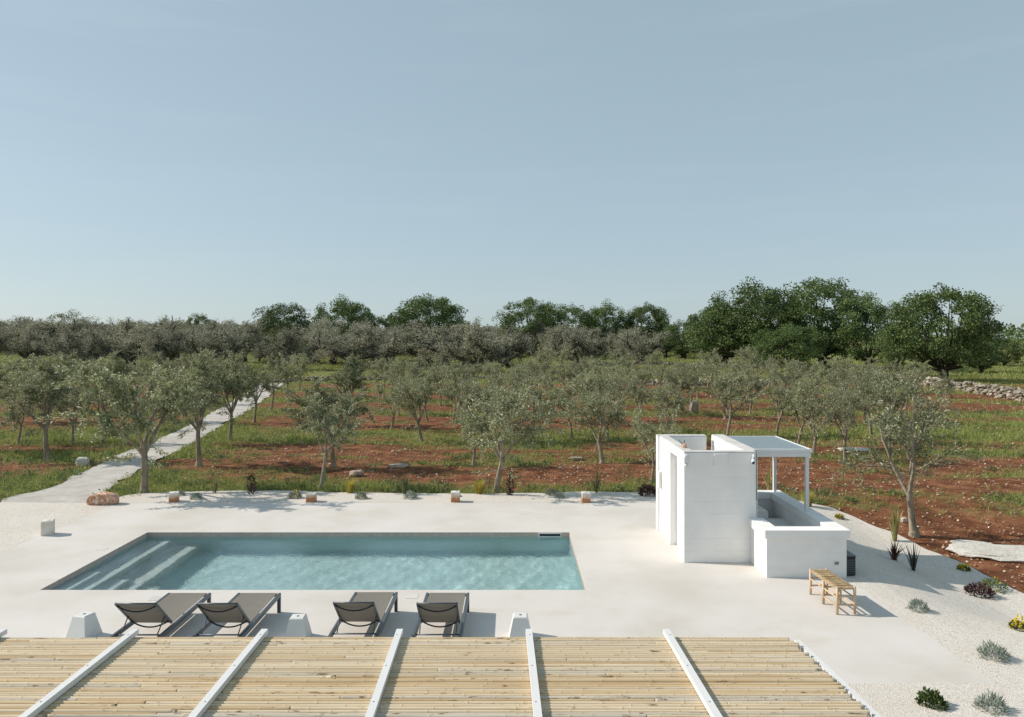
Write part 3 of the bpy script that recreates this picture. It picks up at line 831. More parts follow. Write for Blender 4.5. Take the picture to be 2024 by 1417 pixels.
# ------------------------------------------------------------------ sun loungers
def make_lounger():
    root = empty('sun_lounger')
    W, RZ, RT = 0.355, 0.28, 0.06
    Lf, Lb = 1.29, -0.70                      # from the hinge (y = 0): foot end, head end
    for s in (-1, 1):
        MB().box((s * W - (0.045 if s > 0 else 0), Lb, RZ - 0.03), (s * W + (0 if s > 0 else 0.045), Lf, RZ + 0.035), 0.006).build('side_rail', M['frame'], root)
        MB().box((s * W - (0.05 if s > 0 else 0), Lf - 0.06, 0), (s * W + (0 if s > 0 else 0.05), Lf - 0.002, RZ - 0.031), 0.005).build('leg', M['frame'], root)
        MB().box((s * W - (0.05 if s > 0 else 0), Lb + 0.05, 0), (s * W + (0 if s > 0 else 0.05), Lb + 0.10, RZ - 0.031), 0.005).build('leg', M['frame'], root)
    MB().box((-W + 0.046, Lf - 0.045, RZ - 0.02), (W - 0.046, Lf - 0.005, RZ + 0.02), 0.004).build('end_rail', M['frame'], root)
    MB().tube([(-W + 0.03, Lb + 0.29, RZ + 0.008), (W - 0.03, Lb + 0.29, RZ + 0.008)], 0.011, 8).build('stretcher', M['frame'], root)
    # fabric seat, slightly sagging
    def cloth(p0, p1, half, nrm, sag, t=0.004, nu=8, nv=12):
        vs, fs = [], []
        for side in (0, 1):
            for j in range(nv + 1):
                for i in range(nu + 1):
                    a = i / nu * 2 - 1; bb = j / nv
                    p = Vector(p0).lerp(Vector(p1), bb) + Vector((a * half, 0, 0)) - Vector(nrm) * (sag * (1 - a * a) * math.sin(math.pi * bb) ** 0.5 + side * t)
                    vs.append(p)
        k = (nu + 1) * (nv + 1)
        for side in (0, 1):
            for j in range(nv):
                for i in range(nu):
                    q = (j * (nu + 1) + i, j * (nu + 1) + i + 1, (j + 1) * (nu + 1) + i + 1, (j + 1) * (nu + 1) + i)
                    q = tuple(w + side * k for w in q)
                    fs.append(q if side == 0 else tuple(reversed(q)))
        return MB().raw(vs, fs, True)
    cloth((0, 0.02, RZ + 0.037), (0, Lf - 0.02, RZ + 0.037), 0.297, (0, 0, 1), 0.012).build('seat_fabric', M['fabric'], root)
    b0, b1 = Vector((0, 0, RZ + 0.03)), Vector((0, -0.51, RZ + 0.03 + 0.455))
    nrm = Vector((0, 0.455, 0.51)).normalized()
    back = cloth(b0, b1, 0.268, nrm, 0.03).build('backrest_fabric', M['fabric'], root)
    hw = 0.278
    for s in (-1, 1):
        MB().bar(b0 + Vector((s * hw, 0, 0)), b1 + Vector((s * hw, 0, 0)), 0.026, 0.032, up=nrm).build('backrest_frame', M['frame'], root)
    for t, dp in ((0.93, 0.065), (0.14, 0.075)):
        c = b0.lerp(b1, t)
        pts = [c + Vector((hw * a, 0, 0)) - nrm * (0.012 + dp * (1 - a * a)) + (b0 - b1).normalized() * (0.05 * (1 - a * a)) for a in np.linspace(-1, 1, 11)]
        MB().tube(pts, 0.011, 7).build('curved_brace', M['dark'], root)
    MB().tube([b1 + Vector((-hw, 0, 0)), b1 + Vector((hw, 0, 0))], 0.012, 7).build('top_bar', M['frame'], root)
    for s in (-1, 1):
        a = b0.lerp(b1, 0.36) + Vector((s * hw * 0.95, 0, 0)) - nrm * 0.012
        MB().tube([a, (s * hw * 0.93, Lb + 0.29, RZ + 0.008)], 0.0085, 6).build('support_rod', M['frame'], root)
    return root

def copy_tree(o, parent=None):
    c = o.copy(); col.objects.link(c); c.parent = parent
    for ch in list(o.children):
        copy_tree(ch, c)
    return c

lg = make_lounger()
for i, (xr, yf, lab) in enumerate(((-4.916, 12.45, 'grey sun lounger at the pool end with the steps, beside a white lamp'),
                                   (-3.770, 12.45, 'second grey sun lounger from the pool steps, beside the middle lamp'),
                                   (-1.862, 12.49, 'third grey sun lounger from the pool steps, past the middle lamp'),
                                   (-0.683, 12.46, 'grey sun lounger farthest from the pool steps'))):
    o = lg if i == 0 else copy_tree(lg)
    o.location = (xr - 0.355, yf - 1.29, 0)
    tag(o, lab, 'sun lounger', 'sun loungers along the pool')

# ------------------------------------------------------------------ lamps and lantern cubes
def tapered(b, t, h):
    vs = [(-b, -b, 0), (b, -b, 0), (b, b, 0), (-b, b, 0)]
    vs += [(-t * s - 0 * 1, 0, 0) for s in ()]
    e = 0.012
    vs += [(-t, -t, h - e), (t, -t, h - e), (t, t, h - e), (-t, t, h - e)]
    k = t - e
    vs += [(-k, -k, h), (k, -k, h), (k, k, h), (-k, k, h)]
    return MB().raw(vs, [(0, 1, 5, 4), (1, 2, 6, 5), (2, 3, 7, 6), (3, 0, 4, 7), (4, 5, 9, 8), (5, 6, 10, 9), (6, 7, 11, 10), (7, 4, 8, 11), (8, 9, 10, 11), (3, 2, 1, 0)])
lm = empty('deck_lamp')
tapered(0.175, 0.105, 0.33).build('lamp_body', M['plastic'], lm)
MB().tube([(0, 0, 0.329), (0, 0, 0.336)], [0.022, 0.019], 10).build('top_cap', M['screw'], lm)
for i, (x, y, rz, lab) in enumerate(((-6.44, 11.45, -14, 'tapered white lamp standing apart near the pool steps end'), (-3.19, 11.36, 2, 'tapered white lamp between the two pairs of loungers'), (0.14, 11.41, 0, 'tapered white lamp beyond the last lounger towards the hut'))):
    o = lm if i == 0 else copy_tree(lm)
    o.location = (x, y, 0); o.rotation_euler.z = R(rz)
    tag(o, lab, 'lamp', 'tapered lamps on the deck')
def cube_lantern(x, y, w, h, m, lab, rz=0):
    p = P(x, y)
    o = MB().box((-w / 2, -w / 2, 0), (w / 2, w / 2, h), 0.012).mesh('lantern', m)
    r = empty('lantern', (p.x, p.y + w / 2, -0.012), R(rz))
    add('lantern_body', o, r)
    MB().tube([(0, 0, h - 0.002), (0, 0, h + 0.004)], [w * 0.3, w * 0.28], 12).build('lantern_lid', m, r)
    tag(r, lab, 'lantern', 'cube lanterns around the deck')
cube_lantern(340, 993, 0.25, 0.27, M['lantern'], 'cube lantern with rusty foot nearest the red stone block', 18)
cube_lantern(613, 993, 0.245, 0.24, M['lantern'], 'squat rust-stained cube lantern near the first yellow grass tuft')
cube_lantern(899.5, 993, 0.235, 0.29, M['lantern'], 'white cube lantern with rusty foot near the second yellow grass tuft')
cube_lantern(1159, 994, 0.235, 0.285, M['lantern'], 'rust-stained cube lantern nearest the white hut')
cube_lantern(88, 1059, 0.25, 0.335, M['lantern_plain'], 'cream cube lantern alone on the gravel beside the deck', 22)

# ------------------------------------------------------------------ cane pergola in the foreground
pg = empty('cane_pergola', (-1.5, 4.0, 0)); GO = Vector((-1.5, 4.0, 0))
tag(pg, 'pergola roofed with straw coloured canes under white battens', 'pergola')
PZ, PFY = 2.66, 4.645
SL = -0.0133                                           # the roof falls gently away
def roof_z(y): return PZ + SL * (y - PFY)
PXL, PXR = -4.6, 1.70
def cane_mesh(L, rad, mt, seed):
    r = random.Random(seed)
    mb = MB()
    pts, rr = [], []
    x = 0.0; nx_ = r.uniform(0.1, 0.4)
    segs = [0.0]
    while nx_ < L:
        segs.append(nx_); nx_ += r.uniform(0.24, 0.42)
    segs.append(L)
    wob = [r.uniform(-0.0016, 0.0016) for _ in range(len(segs))]
    wz = [r.uniform(-0.0006, 0.0006) for _ in range(len(segs))]
    for i, s in enumerate(segs):
        base = rad * (1 - 0.05 * s / L)
        if 0 < i < len(segs) - 1:
            for dx, k in ((-0.026, 1.0), (-0.010, 1.0), (-0.0022, 1.05), (0.0022, 1.05), (0.010, 0.99), (0.026, 0.99)):
                pts.append((s + dx, wob[i], wz[i])); rr.append(base * k)
        else:
            for dx in ((0.0, 0.003, 0.02) if i == 0 else (-0.02, -0.003, 0.0)):
                pts.append((s + dx, wob[i], wz[i])); rr.append(base * (0.96 if dx == 0 else 1.0))
    mb.tube(pts, rr, 8)
    me = mb.mesh('cane', mt)
    me.materials.append(M['node'])
    # ring faces at the nodes take the darker colour
    n = 8; f = 0; k = 0
    for i in range(len(pts) - 1):
        is_node = 0.004 < (pts[i + 1][0] - pts[i][0]) < 0.0055
        for q in range(n):
            if is_node: me.polygons[i * n + q].material_index = 1
    return me
cv = []
rc = random.Random(5)
for k in range(40):
    cv.append((cane_mesh(rc.choice((2.9, 3.6, 4.3)), rc.uniform(0.0116, 0.0148), M[rc.choice(('cane_a', 'cane_a', 'cane_a', 'cane_a', 'cane_b', 'cane_b', 'cane_c'))], k)))
y = PFY - 0.02
row = 0
while y > 2.75:
    pitch = rc.uniform(0.0252, 0.0305)
    x = PXL - rc.uniform(0, 1.2)
    while x < PXR - 0.1:
        k = rc.randrange(len(cv)); me = cv[k]
        L = me.vertices[len(me.vertices) - 1].co.x
        end = PXR + 0.03 * (PFY - y) + rc.uniform(-0.02, 0.018)
        sc = 1.0
        if x + L > end - 0.5:
            sc = (end - x) / L
        tilt = rc.uniform(-0.0014, 0.0014)
        jy, jz = rc.uniform(-0.0008, 0.0008), rc.uniform(-0.0008, 0.001)
        flip = rc.random() < 0.5
        c = add('cane', me, pg, loc=Vector((x + (L * sc if flip else 0), y + jy, roof_z(y) + jz)) - GO, rot=(0.0, 0.0, tilt + (math.pi if flip else 0)), scale=(sc, 1, 1))
        x += L * sc + 0.004
    y -= pitch
    row += 1
# battens on top, lying a little askew
for k, (xf, xn) in enumerate(((8.0, -262), (269.8, 70.6), (526.6, 406), (795.3, 742), (1051.8, 1069.5), (1325, 1420.7))):
    zt_ = roof_z(PFY) + 0.058
    yf = PFY + 0.03
    X1 = (xf - 6.5 - HX) * (PFY) / F
    ynear = 2.75
    slope = (985 - HX) / F
    X0 = X1 - slope * (yf - ynear)
    a = Vector((X0, ynear, roof_z(ynear) + 0.031)); b_ = Vector((X1, yf, roof_z(yf) + 0.031))
    bt = part('batten', MB().bar(a, b_, 0.039, 0.030), M['batten'], pg, GO)
    for t in (0.95, 0.72, 0.5, 0.3):
        c = a.lerp(b_, t) + Vector((random.uniform(-.006, .006), 0, 0.0146))
        MB().tube([c, c + Vector((0, 0, 0.002))], 0.0042, 6).build('screw', M['screw'], bt)
for x in (-4.5, -2.9, -1.3, 0.3, PXR - 0.1):
    part('rafter', MB().bar((x + 0.045, 2.7, roof_z(2.7) - 0.075), (x + 0.045, PFY - 0.02, roof_z(PFY) - 0.075), 0.05, 0.10), M['batten'], pg, GO)
part('front_beam', MB().box((-4.7, PFY - 0.16, PZ - 0.225), (PXR + 0.05, PFY - 0.08, PZ - 0.128), 0.004), M['batten'], pg, GO)
for x in (-4.5, -1.45, PXR - 0.01):
    part('post', MB().box((x - 0.04, PFY - 0.16, 0.002), (x + 0.04, PFY - 0.08, PZ - 0.226), 0.004), M['batten'], pg, GO)
part('edge_board', MB().bar((PXR + 0.05 + 0.03 * (PFY - 2.7), 2.7, roof_z(2.7) - 0.034), (PXR + 0.05, PFY + 0.0, roof_z(PFY) - 0.034), 0.034, 0.05), M['batten'], pg, GO)

# ------------------------------------------------------------------ trees
def rvec(r): 
    while True:
        v = Vector((r.uniform(-1, 1), r.uniform(-1, 1), r.uniform(-1, 1)))
        if 0.05 < v.length < 1: return v.normalized()

def leaf_quads(pts, dirs, length, width, r, jitter=0.6, lvar=0.35):
    """diamond leaves at points; returns verts, quads"""
    n = len(pts)
    d = dirs + r.normal(0, jitter, (n, 3)); d /= np.linalg.norm(d, axis=1, keepdims=True) + 1e-9
    u = r.normal(0, 1, (n, 3)); w = np.cross(d, u); w /= np.linalg.norm(w, axis=1, keepdims=True) + 1e-9
    L = length * (1 + r.uniform(-lvar, lvar, (n, 1))); W = width * (1 + r.uniform(-lvar, lvar, (n, 1))) / 2
    nn = np.cross(d, w)
    a = pts; b = pts + d * L * 0.5 + w * W + nn * L * 0.06; c = pts + d * L; e = pts + d * L * 0.5 - w * W + nn * L * 0.06
    v = np.stack([a, b, c, e], 1).reshape(-1, 3)
    f = np.arange(n * 4).reshape(n, 4)
    return v, f

def limb(mb, p, d, L, r0, r1, r, bend=0.25, up=0.1, seg=4, n=6, lump=0.0):
    pts = [p.copy()]; rad = [r0]; q = p.copy(); dd = d.normalized()
    for i in range(seg):
        dd = (dd + rvec(r) * bend + Vector((0, 0, up))).normalized()
        q = q + dd * (L / seg)
        pts.append(q.copy()); rad.append(r0 + (r1 - r0) * (i + 1) / seg)
    mb.tube(pts, rad, n, cap=False, lump=lump)
    return pts, dd

def around(d, ang, az):
    d = d.normalized(); ref = Vector((0, 0, 1)) if abs(d.z) < 0.9 else Vector((1, 0, 0))
    x = d.cross(ref).normalized(); y = d.cross(x)
    return d * math.cos(ang) + (x * math.cos(az) + y * math.sin(az)) * math.sin(ang)

def young_olive(seed, dense=1.0, trunk_h=1.05, spread=0.62, limbs=4, low=0.3):
    r = random.Random(seed); nr = np.random.default_rng(seed)
    wood = MB()
    tp, td = limb(wood, Vector((0, 0, -0.12)), Vector((r.uniform(-.12, .12), r.uniform(-.12, .12), 1)), trunk_h + 0.12, 0.074, 0.056, r, 0.07, 0.05, 6, 9, 0.07)
    wood.tube([(0, 0, -0.12), (0, 0, 0.04), (0, 0, 0.16)], [0.125, 0.10, 0.07], 9, cap=False, lump=0.1)
    twigs = []
    az0 = r.uniform(0, 6.28)
    for k in range(limbs):
        az = az0 + k * 6.28 / limbs + r.uniform(-.4, .4)
        d = around(Vector((0, 0, 1)), r.uniform(spread * 0.6, spread * 1.15), az)
        st = tp[-1] if k % 2 == 0 else tp[-2].lerp(tp[-1], 0.5)
        pts, dd = limb(wood, st - d * 0.03, d, r.uniform(1.2, 1.7), 0.043, 0.019, r, 0.17, 0.10, 6, 6, 0.06)
        for j in range(r.choice((5, 6, 7))):
            t = 0.30 + 0.70 * (j + r.random()) / 6.5
            i = min(int(t * 6), 5)
            s = pts[i].lerp(pts[i + 1], t * 6 - i) if t < 1 else pts[-1]
            d2 = around((pts[i + 1] - pts[i]), r.uniform(0.4, 1.15), r.uniform(0, 6.28))
            p2, dd2 = limb(wood, s, d2, r.uniform(0.55, 1.0), 0.018, 0.007, r, 0.25, 0.07, 4, 4)
            twigs.append((p2, 0.2, 1))
            for q in range(r.choice((4, 5, 6))):
                u = 0.25 + 0.75 * r.random(); i2 = min(int(u * 4), 3)
                s2 = p2[i2].lerp(p2[i2 + 1], u * 4 - i2)
                d3 = around((p2[i2 + 1] - p2[i2]), r.uniform(0.3, 1.2), r.uniform(0, 6.28))
                p3, _ = limb(wood, s2, d3, r.uniform(0.28, 0.6), 0.007, 0.003, r, 0.28, -0.10, 4, 3)
                twigs.append((p3, 0.0, 1.25))
    for q in range(int(5 * low * 3)):         # a few low shoots below the crown
        s = tp[-1] + Vector((r.uniform(-.1, .1), r.uniform(-.1, .1), r.uniform(-0.2, 0.5)))
        p3, _ = limb(wood, s, around(Vector((0, 0, 1)), r.uniform(0.9, 1.9), r.uniform(0, 6.28)), r.uniform(0.4, 0.85), 0.008, 0.003, r, 0.3, -0.08, 4, 3)
        twigs.append((p3, 0.25, 1))
    P_, D_ = [], []
    for pts, t0, w in twigs:
        m = int(64 * dense * w * r.uniform(0.45, 1.35))
        a = np.array([tuple(p) for p in pts])
        t = (t0 + (1 - t0) * nr.random(m) ** 0.8) * (len(pts) - 1.001)
        i = t.astype(int); f = (t - i)[:, None]
        P_.append(a[i] * (1 - f) + a[i + 1] * f + nr.normal(0, 0.035, (m, 3)))
        D_.append(a[i + 1] - a[i])
    P_ = np.concatenate(P_); D_ = np.concatenate(D_); D_ /= np.linalg.norm(D_, axis=1, keepdims=True) + 1e-9
    v, f = leaf_quads(P_, D_, 0.082, 0.027, nr, 0.8)
    zmax = float(np.percentile(v[:, 2], 99.7))
    return wood.mesh('trunk', M['bark']), np_mesh('crown', v, f, M['olive_leaf']), zmax

def old_olive(seed):
    r = random.Random(seed); nr = np.random.default_rng(seed)
    wood = MB(); twigs = []
    lean = Vector((r.uniform(-.5, .5), r.uniform(-.3, .3), 1))
    tp, td = limb(wood, Vector((0, 0, -0.4)), lean, 1.5, 0.5, 0.36, r, 0.25, 0.1, 5, 9, 0.16)
    wood.tube([(0, 0, -0.4), (0, 0, 0.1), tp[2]], [0.75, 0.6, 0.42], 9, cap=False, lump=0.15)
    for k in range(r.choice((4, 5))):
        az = k * 1.45 + r.uniform(-.5, .5)
        pts, dd = limb(wood, tp[-1] - Vector((0, 0, 0.2)), around(Vector((0, 0, 1)), r.uniform(0.5, 1.25), az), r.uniform(2.4, 3.6), 0.30, 0.12, r, 0.48, 0.10, 6, 7, 0.12)
        for j in range(7):
            t = 0.25 + 0.75 * (j + r.random()) / 7; i = min(int(t * 6), 5)
            s = pts[i].lerp(pts[i + 1], t * 6 - i)
            p2, d2 = limb(wood, s, around(Vector((0, 0, 1)), r.uniform(0.2, 1.7), r.uniform(0, 6.28)), r.uniform(1.1, 2.3), 0.09, 0.03, r, 0.38, 0.03, 5, 5, 0.08)
            for q in range(5):
                u = 0.3 + 0.7 * r.random(); i2 = min(int(u * 5), 4)
                s2 = p2[i2].lerp(p2[i2 + 1], u * 5 - i2)
                p3, _ = limb(wood, s2, rvec(r) + Vector((0, 0, 0.5)), r.uniform(0.7, 1.6), 0.028, 0.008, r, 0.4, -0.16, 4, 3)
                twigs.append(p3)
    P_, D_ = [], []
    for pts in twigs:
        m = int(r.uniform(30, 130))
        a = np.array([tuple(p) for p in pts]); t = (0.15 + 0.85 * nr.random(m)) * (len(pts) - 1.001); i = t.astype(int); f = (t - i)[:, None]
        P_.append(a[i] * (1 - f) + a[i + 1] * f + nr.normal(0, 0.16, (m, 3))); D_.append(a[i + 1] - a[i])
    P_ = np.concatenate(P_); D_ = np.concatenate(D_)
    v, f = leaf_quads(P_, D_ * 2, 0.17, 0.065, nr, 0.9)
    return wood.mesh('trunk', M['bark_old']), np_mesh('crown', v, f, M['old_leaf']), float(np.percentile(v[:, 2], 99.5))

def oak(seed, lobes=70, flat=0.8, gap=0.0, leafm='oak_leaf', size=0.20, per=430):
    """broad tree about 10 high: limbs to leaf-clump lobes, each lobe a shell of leaves with smaller bunches"""
    r = random.Random(seed); nr = np.random.default_rng(seed)
    wood = MB()
    tp, td = limb(wood, Vector((0, 0, -0.3)), Vector((r.uniform(-.1, .1), 0, 1)), 1.6, 0.5, 0.36, r, 0.12, 0.1, 4, 9, 0.08)
    P_, D_ = [], []
    cz, rx, rz = 4.5, 4.5, 4.8 * flat
    for k in range(lobes):
        # spread over the ellipsoid, denser to the outside
        g = (k + 0.5) / lobes; th = math.acos(1 - 1.9 * g); ph = k * 2.39996 + r.uniform(-.4, .4)
        rad = r.uniform(0.5, 1.0) ** 0.6 * r.choice((0.94, 1.0, 1.0, 1.06))
        c = Vector((math.sin(th) * math.cos(ph) * rx * rad, math.sin(th) * math.sin(ph) * rx * rad, cz + math.cos(th) * rz * rad))
        mid = tp[-1].lerp(c, 0.5) + Vector((r.uniform(-.4, .4), r.uniform(-.4, .4), -0.5))
        if k % 3 == 0: wood.tube([tp[-1] - Vector((0, 0, 0.3)), mid, c], [0.15, 0.08, 0.02], 5, cap=False)
        lr = r.uniform(0.75, 1.5)
        sub = int(r.uniform(6, 10))
        for q in range(sub):
            dv = rvec(r); 
            if dv.z < -0.35: dv.z *= -0.6
            sc = c + dv * lr * r.uniform(0.45, 1.0)
            m = int(per / 8 * r.uniform(0.6, 1.4))
            off = nr.normal(0, 1, (m, 3)); off /= np.linalg.norm(off, axis=1, keepdims=True) + 1e-9
            rr = lr * 0.44 * (0.35 + 0.65 * nr.random((m, 1)) ** 0.4) * r.uniform(0.8, 1.2)
            P_.append(np.array(tuple(sc)) + off * rr * np.array([1.1, 1.1, 0.72])); D_.append(off + np.array([0, 0, -0.25]))
    P_ = np.concatenate(P_); D_ = np.concatenate(D_)
    v, f = leaf_quads(P_, D_, size, size * 0.62, nr, 0.8)
    return wood.mesh('trunk', M['bark_oak']), np_mesh('crown', v, f, M[leafm]), float(np.percentile(v[:, 2], 99.7))

def plant_tree(name, proto, x, y, top, label, group, rz=None, wide=1.0, cat='tree', tilt=(0, 0)):
    """a copy of a tree form, its foot at this place and its height from the photograph"""
    tm, cmh, zmax = proto
    p = P(x, y); p.z = float(ground_z(p.x, p.y))
    h = (y - top) / F * p.y
    s = h / zmax
    root = empty(name, p, random.uniform(0, 6.28) if rz is None else R(rz))
    root.rotation_euler.x, root.rotation_euler.y = tilt
    root.scale = (s * wide * random.uniform(0.88, 1.12), s * wide * random.uniform(0.88, 1.12), s)
    add('trunk', tm, root); add('crown', cmh, root)
    return tag(root, label, cat, group)

YO = [young_olive(11, 1.25, 0.95, 0.66, 4, 0.5), young_olive(12, 1.3, 1.15, 0.60, 4), young_olive(13, 1.2, 1.0, 0.70, 5), young_olive(14, 0.75, 1.2, 0.58, 3, 0.2),
      young_olive(15, 0.68, 0.9, 0.66, 4), young_olive(16, 0.62, 1.1, 0.62, 4, 0.2), young_olive(17, 0.6, 0.8, 0.60, 3, 0.25), young_olive(18, 1.1, 1.05, 0.55, 4), young_olive(19, 0.6, 1.25, 0.5, 3, 0.1), young_olive(20, 0.65, 0.85, 0.72, 4, 0.2), young_olive(22, 0.55, 1.0, 0.62, 5, 0.1)]
G1 = 'young olive trees in the orchard rows'
young = [
 # proto, base x, base y, crown top y, width, label
 (0, 285, 973, 708, 1.15, 'large young olive with forked trunk in front of the gravel track'),
 (1, 92, 908, 702, 1.12, 'young olive with pale straight trunk across the track from the pool'),
 (1, 393, 918, 692, 0.95, 'young olive with dark trunk just past the track, behind the forked one'),
 (2, 455, 868, 696, 0.85, 'second young olive along the far edge of the track'),
 (7, 503, 833, 700, 0.80, 'third young olive along the far edge of the track'),
 (3, 535, 810, 700, 0.90, 'fourth young olive along the far edge of the track'),
 (5, 567, 785, 696, 0.95, 'fifth young olive along the far edge of the track'),
 (4, 592, 770, 694, 0.90, 'farthest young olive along the track edge'),
 (3, 633, 965, 778, 1.00, 'slim young olive by the gravel behind the pool, nearest the first yellow tuft'),
 (2, 660, 920, 745, 1.00, 'leaning young olive close behind the slim one'),
 (1, 688, 842, 700, 1.15, 'bushy young olive with full round crown at the middle of the orchard'),
 (4, 980, 970, 752, 1.08, 'young olive with v-shaped trunk beside the second yellow tuft'),
 (6, 936, 918, 790, 0.85, 'small leaning olive behind the v-shaped one'),
 (7, 895, 834, 722, 0.80, 'narrow young olive beyond the leaning one, by the soil strip'),
 (5, 858, 776, 696, 0.95, 'young olive close in front of the low stone wall'),
 (3, 1086, 833, 748, 0.95, 'small olive with curved trunk beyond the v-shaped tree'),
 (5, 1131, 865, 738, 1.05, 'young olive with slim straight trunk near the middle of the grass strip'),
 (4, 1190, 912, 768, 1.10, 'young olive with wide fork on bare soil left of the hut'),
 (6, 1046, 795, 728, 1.00, 'little olive near the stone heap, thin forked stem'),
 (5, 1018, 780, 716, 0.95, 'little olive next to the pinkish field stone'),
 (4, 1168, 768, 700, 1.05, 'little olive growing beside the stone heap'),
 (6, 1218, 808, 722, 1.00, 'leaning olive beyond the wide-forked one'),
 (7, 1254, 776, 706, 1.00, 'little olive by the stone wall in line with the hut edge'),
 (5, 1271, 818, 745, 1.00, 'olive on bare soil behind the hut, next to the twin-stemmed one'),
 (4, 1339, 822, 722, 1.15, 'olive with broad v-shaped limbs on soil behind the hut'),
 (3, 1436, 862, 740, 1.05, 'tall olive just above the hut slot'),
 (6, 1434, 826, 716, 1.00, 'olive half hidden behind the tall one above the hut'),
 (6, 1288, 950, 800, 0.85, 'sparse twin-stemmed olive against the hut wall'),
 (5, 1535, 860, 742, 1.00, 'olive behind the canopy, first from the hut'),
 (4, 1576, 884, 748, 1.00, 'leaning olive behind the canopy post'),
 (6, 1608, 892, 760, 0.90, 'slender olive just beyond the canopy corner'),
 (3, 1606, 832, 716, 0.95, 'olive with straight stem farther beyond the canopy corner'),
 (4, 1670, 905, 762, 1.00, 'olive on grass to the outer side of the canopy'),
 (5, 1658, 790, 712, 1.00, 'little olive near the field wall beyond the canopy'),
 (3, 1722, 858, 734, 1.00, 'olive with dark clear fork on a soil mound'),
 (4, 1759, 832, 722, 1.05, 'pale-stemmed olive beyond the soil mound'),
 (6, 1790, 806, 730, 1.00, 'tiny olive by the grass strip near the field wall'),
 (5, 1825, 784, 712, 1.05, 'olive right in front of the big dark oak and wall'),
 (6, 1807, 1056, 745, 0.86, 'nearest olive on the hut side with pale forked trunk by the gravel edge'),
 (5, 1866, 812, 730, 1.00, 'sparse olive in front of the rough stone wall'),
 (3, 1519, 764, 700, 1.00, 'far little olive beneath the big oaks'),
 (6, 1541, 794, 716, 0.95, 'far little olive beneath the big oaks, nearer the canopy'),
 (5, 1562, 796, 708, 0.90, 'far thin olive beneath the big oaks beside its twin'),
 (0, -45, 890, 702, 1.00, 'olive cut by the picture edge near the track'),
 (7, 25, 832, 700, 1.00, 'olive behind the pale-trunked one across the track'),
 (2, 150, 812, 698, 1.05, 'olive in the second row across the track'),
 (1, 232, 806, 694, 1.00, 'olive behind the large forked tree across the track'),
 (7, 318, 798, 692, 1.00, 'olive across the track in line with the dark-trunked one'),
 (2, 392, 782, 690, 0.95, 'far olive across the track near its bend'),
]
for k, (pi, x, y, t, w, lab) in enumerate(young):
    plant_tree('young_olive', YO[pi], x, y, t, lab, G1, rz=random.uniform(0, 360), wide=w * 1.03, cat='olive tree')
small = [(1075, 752, 'tiny far olive just past the stone wall, between two leaning stems'), (1120, 748, 'tiny far olive just past the stone wall before the pruned old one'), (1345, 768, 'tiny far olive above the upright brown rock'), (1398, 772, 'tiny far olive straight above the open hut top'),
         (1405, 752, 'smaller olive behind the one above the hut top'), (1452, 776, 'tiny far olive above the hut side wall'), (1492, 770, 'tiny far olive above the canopy inner corner'), (1480, 752, 'smallest olive in the shade line of the dark oaks'), (1290, 752, 'tiny far olive at the tumbled wall below the last oak of the row'),
         (1215, 748, 'tiny far olive below the oak with the pointed crown'), (1700, 782, 'tiny far olive below the upright oak'), (1745, 775, 'tiny far olive at the near end of the broad wall'), (760, 768, 'tiny far olive at the wall beside the bushy one'), (40, 770, 'outermost small olive of the far row across the track'),
         (110, 776, 'second small olive of the far row across the track'), (190, 768, 'third small olive of the far row across the track'), (280, 772, 'fourth small olive of the far row across the track'), (350, 764, 'fifth small olive of the far row across the track'), (430, 762, 'small olive at the bend of the track')]
for k, (x, y, lab) in enumerate(small):
    plant_tree('young_olive', YO[(4, 8, 5, 9, 6, 10, 3)[k % 7]], x, y, y - random.uniform(60, 72), lab, 'small olives at the far end of the orchard', wide=random.uniform(1.05, 1.3), cat='olive tree')

taken = [(a[1], a[2]) for a in young] + [(a[0], a[1]) for a in small]
rt = random.Random(77); extra = 0; crowd = []
while extra < 72:
    y = rt.choice((772, 772, 780, 780, 790, 790, 802, 802, 816, 834, 850, 872)) + rt.uniform(-4, 4)
    x = rt.uniform(740, 1800) if rt.random() < 0.85 else rt.uniform(0, 420)
    sp_ = 0.25 * (y - HY)
    if any(abs(x - a) < sp_ and abs(y - b) < 0.12 * (y - HY) for a, b in taken): continue
    if 1330 < x < 1500 and y > 845: continue
    taken.append((x, y)); extra += 1
    crowd.append((y, x))
ORD = ('first', 'second', 'third', 'fourth', 'fifth', 'sixth', 'seventh', 'eighth', 'ninth', 'tenth', 'eleventh', 'twelfth', 'thirteenth', 'fourteenth', 'fifteenth', 'sixteenth')
rows = ((890, 860, 'front'), (860, 842, 'nearest'), (842, 825, 'second'), (825, 809, 'third'), (809, 796, 'fourth'), (796, 785, 'fifth'), (785, 776, 'sixth'), (776, 760, 'farthest'))
for hi, lo, rn in rows:
    for k, (y, x) in enumerate(sorted([c for c in crowd if lo <= c[0] < hi], key=lambda c: c[1])):
        plant_tree('young_olive', YO[rt.choice((3, 4, 5, 6, 8, 9, 10))], x, y, y - (y - HY) * rt.uniform(0.58, 0.68), ORD[k] + ' thin airy olive from the track in the ' + rn + ' crowded middle row', 'thin olives crowding the middle rows', wide=rt.uniform(0.85, 1.1), cat='olive tree')

